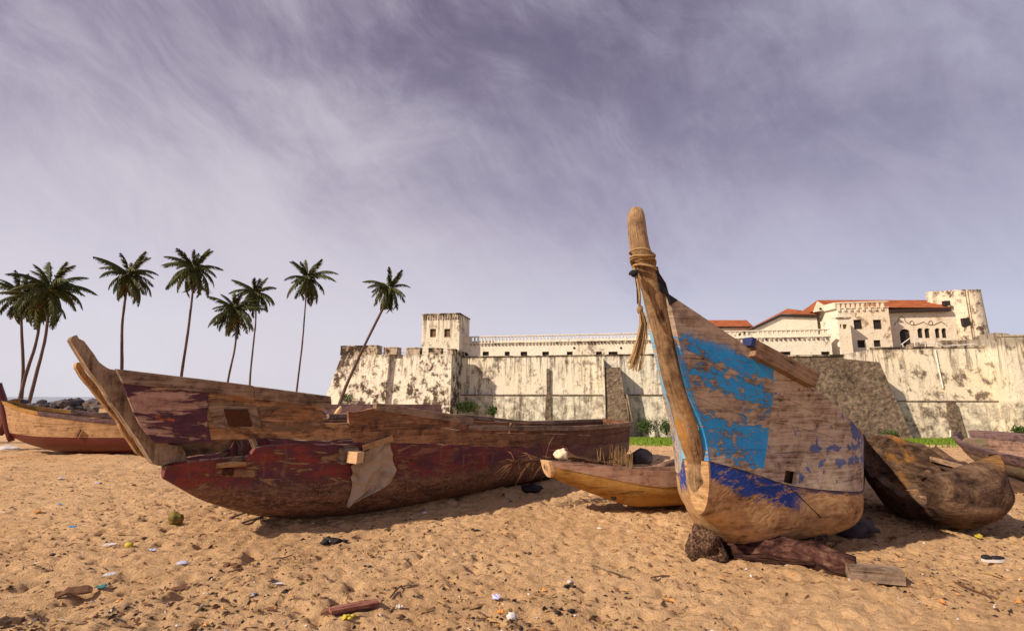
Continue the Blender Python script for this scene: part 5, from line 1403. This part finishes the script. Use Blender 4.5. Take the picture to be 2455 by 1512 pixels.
# dark canoe behind the step in the red boat
h5 = Hull((-5.2, 12.6, 0), 88, B=[(0,.1),(.6,.3),(2,.35),(3.4,.1)], K=[(0,.5),(.6,.3),(2,.25),(3.4,.5)], G=[(0,1.12),(.6,1.08),(2,1.05),(3.4,1.1)], S0=[(0,.2),(1,0)], tb=.5, fl=.1)
r5 = empty('dugout_canoe', (-4., 12.6, 0), 'dark canoe just visible over the maroon boat at the foot of the leaning palm', 'canoe')
logpart(h5, [(0, 1.1), (3.4, 1.1)], 3.4, ns=24, nt=7).build('hull', M['boat_dark'], r5, True, 50)
b = MB(); b.tube([at(800, 1000, 12.0), at(812, 984, 12.0), at(818, 974, 12.)], [.05, .06, .03], 6); tag(b.build('paddle', M['end_grain'], None, True), 'pale rounded paddle end poking up behind the maroon boat below the leaning palm', 'paddle')

# ------------------------------------------------------------------ rocks, grass, bushes
b = MB(); rnd = random.Random(21)
for k in range(520):
    x = rnd.uniform(-46, -7); Y = 24 + rnd.uniform(-1.4, 2.4); base = float(terrain_np(np.array([x]), np.array([Y]))[0])
    top = 1.16 - .05*abs(Y-24.4) - max(0, (x+14))*.06; z = base + (top-base)*rnd.uniform(.45, 1.0)**.6 - .1
    r_ = rnd.uniform(.22, .46); b.lump((x, Y, z), (r_, r_*.8, r_*rnd.uniform(.45, .7)), 1, .45, 1.3, k)
tag(b.build('rock_breakwater', M['rock']), 'heap of grey and pale boulders forming a breakwater behind the boats at left', 'rocks', kind='stuff')
bpy.data.objects['rock_breakwater']['category'] = 'rocks'
b = MB(); rnd = random.Random(5); ng = 0
while ng < 34000:
    x = rnd.uniform(-4, 62); Y = rnd.uniform(15, 62)**1.0
    if x > Y*1.15 or x < Y*.12: continue
    nz = noise.noise(Vector((x*.25, Y*.25, 0)))
    if Y < 19.0 + 4*nz and not (15.2+1.5*nz < Y < 16.6+1.5*nz and x > 10): continue
    z = gz(x, Y); h_ = rnd.uniform(.04, .16)*(1+.5*nz); w = rnd.uniform(.02, .05)
    lean = Vector((rnd.uniform(-.05, .05), rnd.uniform(-.05, .05), h_))
    b.face((b.vert((x-w, Y, z-.02)), b.vert((x+w, Y+rnd.uniform(-.03, .03), z-.02)), b.vert(Vector((x, Y, z))+lean))); ng += 1
tag(b.build('grass', M['grass']), 'short bright green grass at the foot of the fort walls', 'grass', kind='stuff')
def bush(c, r, lab, n=420, name='bush', seed=1, leaf=.16):
    rnd = random.Random(seed); c = Vector(c); root = empty(name, (c.x, c.y, c.z-r[2]*.7), lab, name, 'bushes at the foot of the fort')
    b = MB()
    for k in range(int(n*2.2)):
        d_ = Vector((rnd.gauss(0, 1), rnd.gauss(0, 1), rnd.gauss(0, 1))).normalized(); rr = rnd.random()**.4*(1+.45*noise.noise(d_*2+Vector((seed, 0, 0))))
        p = c + Vector((d_.x*r[0], d_.y*r[1], d_.z*r[2]))*rr
        a = Vector((rnd.gauss(0, 1), rnd.gauss(0, 1), rnd.gauss(0, 1))).normalized()*leaf*rnd.uniform(.5, 1.2); e = a.cross(Vector((rnd.gauss(0, 1), rnd.gauss(0, 1), .3))).normalized()*leaf*.35
        b.face((b.vert(p-a*.5), b.vert(p+e), b.vert(p+a*.6), b.vert(p-e)))
    f_ = b.build('foliage', M['leaf'], root)
    b = MB()
    for k in range(4):
        t = c + Vector((rnd.uniform(-.5, .5)*r[0], rnd.uniform(-.3, .3)*r[1], r[2]*.3)); b.tube([(c.x, c.y, c.z-r[2]*.95), c.lerp(t, .5), t], [.05, .035, .015], 5)
    b.build('stem', M['trunk'], root)
def wall_at(x, y, d):
    p = P3(x, y, d); return p
bush(wall_at(1120, 975, 57.5), (1.5, .6, .75), 'dark green bush spreading at the inner corner of the left bastion', 600, seed=1)
bush(wall_at(1181, 984, 58.5), (.62, .5, .62), 'small round green bush against the curtain wall above the maroon boat', 300, seed=2)
bush(wall_at(830, 952, 55), (.75, .4, .55), 'creeper clump clinging to the left bastion beside the leaning trunk', 260, seed=3, leaf=.13)
bush(wall_at(1550, 1022, 50), (.9, .6, .8), 'leafy bush on the grass, nearest the stern of the maroon boat', 320, seed=4)
bush(wall_at(1598, 1024, 50), (.9, .6, .75), 'leafy bush on the grass half hidden by the blue boat stem', 320, seed=5)
bush(wall_at(2132, 1043, 50), (.9, .5, .45), 'low dark bush at the slanting corner of the right bastion', 300, seed=6)
bush(wall_at(2445, 1034, 44), (.5, .5, .45), 'bush against the wall at the right edge, above the dark boat', 220, seed=7)
bush(wall_at(846, 993, 14.5), (.16, .15, .12), 'tiny green sprout peeking over the step in the maroon boat', 120, seed=8, leaf=.06)
for k, (pts, lab) in enumerate((([(1503, 945), (1512, 985), (1521, 1030)], 'dark pole leaning on the fort wall just right of the buttress'), ([(1500, 955), (1506, 990), (1508, 1010)], 'short grey post beside the leaning pole at the buttress'))):
    b = MB(); b.tube([P3(x, y, 57.5) for x, y in pts], .11-.03*k, 6); tag(b.build('pole' if k == 0 else 'post', M['grey_wood'], None, True), lab, 'pole')

# ------------------------------------------------------------------ props, stones and litter on the sand
def G2(px, py, dz=0.): p = ground_hit(px, py); return p + Vector((0, 0, dz))
p = G2(1700, 1348, .02)
b = MB(); b.lump((p.x+.03, p.y+.13, .09), (.15, .14, .15), 4, .32, 1.7, 5); tag(b.build('stone_block', M['coral'], None, True), 'dark pitted stone wedged under the blue boat bow', 'stone')
b = MB(); b.tube([(1.72, 4.3, .06), (2.0, 4.18, .09), (2.35, 4.08, .07), (2.42, 3.94, .05), (2.52, 3.86, .045)], [.07, .11, .10, .09, .08], 14, jit=.8)
tag(b.build('rotten_log', M['rot_log'], None, True), 'reddish rotten log lying under the bottom of the blue boat', 'log')
b = MB(); beam_between(b, (2.42, 3.80, .06), (2.74, 3.72, .055), .13, .09); tag(bevel(b.build('wood_slab', M['grey_wood']), .012), 'pale broken slab at the near end of the rotten log', 'slab')
b = MB(); b.lump((2.55, 4.45, .07), (.16, .14, .09), 3, .4, 1.8, 9); tag(b.build('stone_block', M['coral'], None, True), 'small crusty stone in the shade behind the rotten log', 'stone')
b = MB(); b.lump((3.30, 5.0, .05), (.20, .13, .09), 3, .3, 1.4, 15); tag(b.build('stone_block', M['rock'], None, True), 'greenish boulder in the shadow under the rotten dugout', 'stone')
p = G2(1275, 1180); b = MB(); b.lump(p + Vector((0, 0, .04)), (.13, .09, .07), 2, .4, 1.8, 31); tag(b.build('stone', M['black'], None, True), 'black stone on the sand by the keel of the maroon boat', 'stone')
p = G2(1537, 1110); b = MB(); b.lump(p + Vector((0, 0, .10)), (.20, .14, .15), 2, .5, 1.5, 33); tag(b.build('stone', M['rock'], None, True), 'dark grey stone on the sand behind the small canoe', 'stone')
b = MB(); b.tube([at(1555, 1127, 7.1), at(1590, 1118, 7.3), at(1625, 1104, 7.5)], [.05, .055, .05], 7, jit=.4); tag(b.build('driftwood', M['inner_pink'], None, True), 'pinkish driftwood branch behind the small canoe', 'driftwood')
# coconut
p = G2(420, 1256); b = MB(); b.lump(p + Vector((0, 0, .05)), (.075, .06, .06), 3, .22, 1.5, 2); tag(b.build('coconut_husk', M['husk'], None, True), 'yellow green coconut husk alone on the sand left of the maroon hull', 'coconut')
# two dark slats under the red hull
for k, (a, c_, lab) in enumerate((((553, 1243), (605, 1228), 'thin dark slat on the sand under the maroon hull, the upper of two'), ((580, 1258), (630, 1243), 'thin dark slat on the sand under the maroon hull, the lower of two'))):
    b = MB(); beam_between(b, G2(*a, .012), G2(*c_, .02), .03, .012); tag(b.build('board_scrap', M['dark_wood']), lab, 'slat')
# flip-flop style shoe
sh = empty('shoe', G2(2383, 1346), 'black shoe with a white sole lying in the shade near the right edge', 'shoe')
p = G2(2383, 1350, .01); ax = Vector((.97, -.22, 0)); ay = Vector((.22, .97, 0))
def sole(mb, z0, z1, sc):
    n = 20; lo, hi = [], []
    for j in range(n):
        an = 2*math.pi*j/n; x = .085*math.cos(an); w = .028*(1+.22*math.cos(an))*math.sin(an)
        for lst, z in ((lo, z0), (hi, z1)): lst.append(mb.vert(p + ax*x*sc + ay*w*sc + Vector((0, 0, z + .012*max(0, math.cos(an))))))
    for j in range(n): mb.face((lo[j], lo[(j+1) % n], hi[(j+1) % n], hi[j]))
    mb.face(hi); mb.face(lo[::-1])
b = MB(); sole(b, .0, .022, 1.); b.build('sole', M['white'], sh)
b = MB(); b.lump(p + ax*.03 + Vector((0, 0, .032)), (.05, .026, .02), 3, .08, 1, 3, basis=Matrix((ax, ay, (0, 0, 1))).transposed()); b.build('toe_cap', M['black'], sh, True)
b = MB(); b.lump(p - ax*.045 + Vector((0, 0, .032)), (.035, .025, .022), 3, .12, 1, 4, basis=Matrix((ax, ay, (0, 0, 1))).transposed()); b.build('heel_cup', M['black'], sh, True)
# seaweed / charred lumps
def clump(px, py, r, m, lab, name, cat, n=5, seed=0, flatn=.35, grp=None):
    rnd = random.Random(seed+100); p = G2(px, py); b = MB()
    for k in range(n):
        o_ = Vector((rnd.uniform(-1, 1)*r*1.3, rnd.uniform(-.7, .7)*r, rnd.uniform(.2, .7)*r*flatn)); q_ = rnd.uniform(.3, .6)*r
        b.lump(p + o_, (q_*1.3, q_*.8, q_*.6), 1, .5, 1.5, seed+k)
    return tag(b.build(name, M[m], None, True), lab, cat, grp)
clump(805, 1300, .075, 'black', 'knotted black seaweed clump on the sand below the hanging cloth', 'seaweed', 'seaweed', 9, 1)
clump(1372, 1408, .035, 'black', 'small black lump beside a white shell bit in the foreground', 'charcoal_lump', 'charcoal', 3, 2)
clump(1350, 1468, .04, 'black', 'black charcoal crumbs right of the white seashell in the foreground', 'charcoal_lump', 'charcoal', 5, 3)
clump(130, 1333, .045, 'black', 'black pebble lump on the sand near the left edge', 'charcoal_lump', 'charcoal', 3, 4)
clump(878, 1360, .028, 'black', 'little black lump below the brown pebble in mid foreground', 'charcoal_lump', 'charcoal', 3, 5)
clump(1265, 1328, .03, 'black', 'small black fleck on lit sand between the maroon boat and the small canoe', 'charcoal_lump', 'charcoal', 3, 6)
clump(1140, 1272, .035, 'black', 'black twig like weed on the sand under the stern half of the maroon boat', 'seaweed', 'seaweed', 4, 7)
clump(900, 1342, .035, 'chipbrown', 'reddish brown pebble on lit sand right of the black seaweed', 'pebble', 'pebble', 1, 8, 1.)
clump(555, 1358, .05, 'chipbrown', 'brown husk scrap on the sand right of the lilac plastic bit', 'husk_scrap', 'husk', 4, 9)
clump(118, 1232, .03, 'white', 'white scrap among specks on the sand at the far left', 'plastic_scrap', 'scrap', 2, 10)
p = G2(1227, 1486, .02); b = MB(); b.lump(p, (.030, .028, .024), 3, .22, 3, 2); tag(b.build('seashell', M['white'], None, True), 'rounded white seashell at the bottom centre of the sand', 'shell')
def chip(px, py, L_, W_, ang, m, lab, name='scrap', cat='scrap', bend=.2, th=.004, lift=.012, tilt=.25):
    p = G2(px, py, lift); ca, sa = math.cos(ang), math.sin(ang); ex = Vector((ca, sa, 0)); ey = Vector((-sa, ca, 0)); b = MB(); n = 6; top = []; bot = []
    for i_ in range(n+1):
        t = i_/n-.5; w = W_*(1-1.2*abs(t)**1.6)*(1+.9*noise.noise(Vector((i_*1.9+.3, px*.37, py*.37))))
        for sg in (-1, 1):
            q_ = p + ex*(t*L_ + L_*.09*noise.noise(Vector((i_*2.3, sg*3., px*.11)))) + ey*sg*w/2 + Vector((0, 0, max(0, L_*bend*(.25-t*t) + sg*w*tilt + W_*.5*noise.noise(Vector((i_*1.7, sg*2., py*.13))))))
            top.append(b.vert(q_ + Vector((0, 0, th)), (t, sg))); bot.append(b.vert(q_, (t, sg)))
    for i_ in range(n):
        a = 2*i_
        b.face((top[a], top[a+2], top[a+3], top[a+1])); b.face((bot[a], bot[a+1], bot[a+3], bot[a+2])); b.face((top[a], bot[a], bot[a+2], top[a+2])); b.face((top[a+1], top[a+3], bot[a+3], bot[a+1]))
    b.face((top[0], top[1], bot[1], bot[0])); b.face((top[-2], bot[-2], bot[-1], top[-1]))
    return tag(b.build(name, M[m]), lab, cat)
chip(262, 1312, .10, .025, .3, 'white', 'large white plastic scrap left of the small yellow fruit')
chip(440, 1355, .09, .035, .5, 'lilac', 'lilac plastic scrap on the sand below the coconut husk')
chip(174, 1267, .06, .03, .6, 'bluebit', 'pale blue plastic scrap on the sand in the left middle')
chip(142, 1215, .05, .02, .3, 'bluebit', 'tiny blue scrap above the pale blue one at left')
chip(90, 1232, .09, .05, .5, 'orange', 'orange shard on the sand near the left edge', 'shard', 'shard')
chip(240, 1412, .07, .03, .15, 'teal', 'teal plastic scrap at the tip of the dark leather strip, bottom left')
chip(175, 1434, .20, .045, .5, 'chipbrown', 'dark brown leather like strip on the sand at bottom left', 'leather_strip', 'strip', .3, .012)
chip(425, 1418, .14, .035, .25, 'chipbrown', 'narrow brown wood chip on the sand, lower left', 'wood_chip', 'chip', .1, .008)
chip(18, 1503, .14, .03, .2, 'dark_wood', 'dark wood piece in the bottom left corner', 'wood_chip', 'chip', .1, .02)
chip(262, 1386, .08, .035, .7, 'white', 'crumpled white scrap above the teal one')
chip(365, 1323, .05, .03, .2, 'lilac', 'small pale lilac scrap right of the little yellow fruit')
chip(145, 1150, .09, .04, .4, 'white', 'white paper bit on the far sand below the left boats') 
chip(232, 1160, .06, .04, .4, 'lilac', 'pale scrap beside a dark twig left of the red bow')
chip(18, 1079, .40, .16, .3, 'white', 'pale flat slab on the sand below the leftmost boat', 'stone_slab', 'slab', .05, .03)
chip(1018, 1232, .05, .035, .2, 'white', 'bright white scrap on the shaded sand beside the maroon boat')
chip(1190, 1440, .06, .045, .8, 'lilac', 'pale crumpled scrap above the seashell')
chip(958, 1462, .04, .025, .4, 'white', 'tiny white scrap right of the red plank end')
chip(1365, 1402, .03, .025, .4, 'white', 'white shell bit touching the small black lump in the middle foreground', 'shell_bit', 'shell')
chip(665, 1408, .08, .012, .05, 'white', 'thin white sliver on the sand in the lower middle')
chip(1200, 1474, .05, .02, .1, 'orange', 'orange peel scrap just above the seashell', 'peel', 'peel')
chip(1600, 1442, .03, .02, .1, 'orange', 'tiny orange flake right of the middle foreground', 'flake', 'flake')
chip(2348, 1290, .10, .05, .6, 'yellow', 'yellowish leaf on the shaded sand below the rotten dugout', 'dry_leaf', 'leaf')
chip(2260, 1450, .05, .03, .6, 'orange', 'orange leaf on the shaded sand at lower right', 'dry_leaf', 'leaf')
b = MB(); b.lump(G2(309, 1311, .015), (.03, .025, .025), 2, .15, 1, 2); tag(b.build('fruit', M['yellow'], None, True), 'small round yellow fruit on the sand beside the large white scrap', 'fruit')
# red painted plank fragment
rk = empty('plank_fragment', G2(860, 1468), 'red painted plank fragment with a frayed end and yellow weed beneath it', 'plank')
M['brick'] = wood('faded_red_board', (.07, .02, .015), (.20, .065, .045), (.33, .15, .11))
b = MB(); beam_between(b, G2(790, 1478, .03), G2(905, 1458, .035), .075, .022); bevel(b.build('board', M['brick'], rk), .003)
b = MB(); b.tube([G2(770, 1484, .02), G2(795, 1474, .04)], [.01, .022], 6, jit=.6); b.build('frayed_end', M['chipbrown'], rk)
clump(830, 1484, .03, 'yellow', 'yellow green weed scraps under the red plank fragment', 'seaweed', 'seaweed', 8, 44)
for k, (pts, lab) in enumerate((([(1418, 1360), (1440, 1366), (1475, 1378), (1515, 1392)], 'long grey twig lying across the sand in the middle foreground'),
        ([(1560, 1390), (1590, 1387), (1605, 1384)], 'short dark twig at the right end of the long grey twig'),
        ([(960, 1412), (985, 1405), (1005, 1404)], 'bent brown twig on the sand below the seaweed'),
        ([(935, 1438), (948, 1420), (962, 1408)], 'dark upright twig piece left of the bent brown twig'),
        ([(140, 1490), (190, 1500), (240, 1506)], 'long pale twig at the bottom left'),
        ([(2290, 1400), (2340, 1420), (2390, 1440)], 'long thin twig on the sand at lower right'),
        ([(650, 1345), (680, 1340), (700, 1336)], 'short brown twig on the sand left of the seaweed'))):
    b = MB(); b.tube([G2(x, y, .012) for x, y in pts], [.007, .006, .005, .004][:len(pts)], 5, jit=.4); tag(b.build('twig', M['chipbrown' if k % 2 else 'grey_wood']), lab, 'twig')

# uncountable small chips, shells and straw
b = MB(); rnd = random.Random(77); mats = [M['black'], M['chipbrown'], M['straw'], M['white'], M['orange'], M['husk']]
k = 0
while k < 15000:
    Y = 2.6 + 11*rnd.random()**1.7; x = rnd.uniform(-1.15, 1.15)*Y
    cl_ = noise.noise(Vector((x*.8, Y*.8, 1)))
    if rnd.random() > .6 + cl_*.9: continue
    if (x-1.0)**2/2.2 + (Y-5.0)**2/1.2 < 1: mi = rnd.choices(range(6), (6, 20, 26, 2, 10, 6))[0]
    else: mi = rnd.choices(range(6), (12, 30, 20, 4, 4, 3))[0]
    z = gz(x, Y); s_ = rnd.uniform(.004, .015)*(1 if rnd.random() < .93 else 1.9); an = rnd.random()*6.28; el_ = rnd.uniform(1, 3.2) if mi in (1, 2) else rnd.uniform(1, 1.6)
    ex = Vector((math.cos(an), math.sin(an), rnd.uniform(-.2, .2)))*s_*el_; ey = Vector((-math.sin(an), math.cos(an), rnd.uniform(-.4, .4)))*s_*.6; c = Vector((x, Y, z+.003)); up_ = Vector((0, 0, s_*.7))
    i0, i1, i2, i3, i4 = b.vert(c-ex), b.vert(c-ey), b.vert(c+ex), b.vert(c+ey), b.vert(c+up_)
    for f in ((i0, i1, i4), (i1, i2, i4), (i2, i3, i4), (i3, i0, i4)): b.face(f, mi)
    k += 1
tag(b.build('beach_litter', mats), 'small chips of shell, straw and charcoal strewn over the sand', 'litter', kind='stuff')
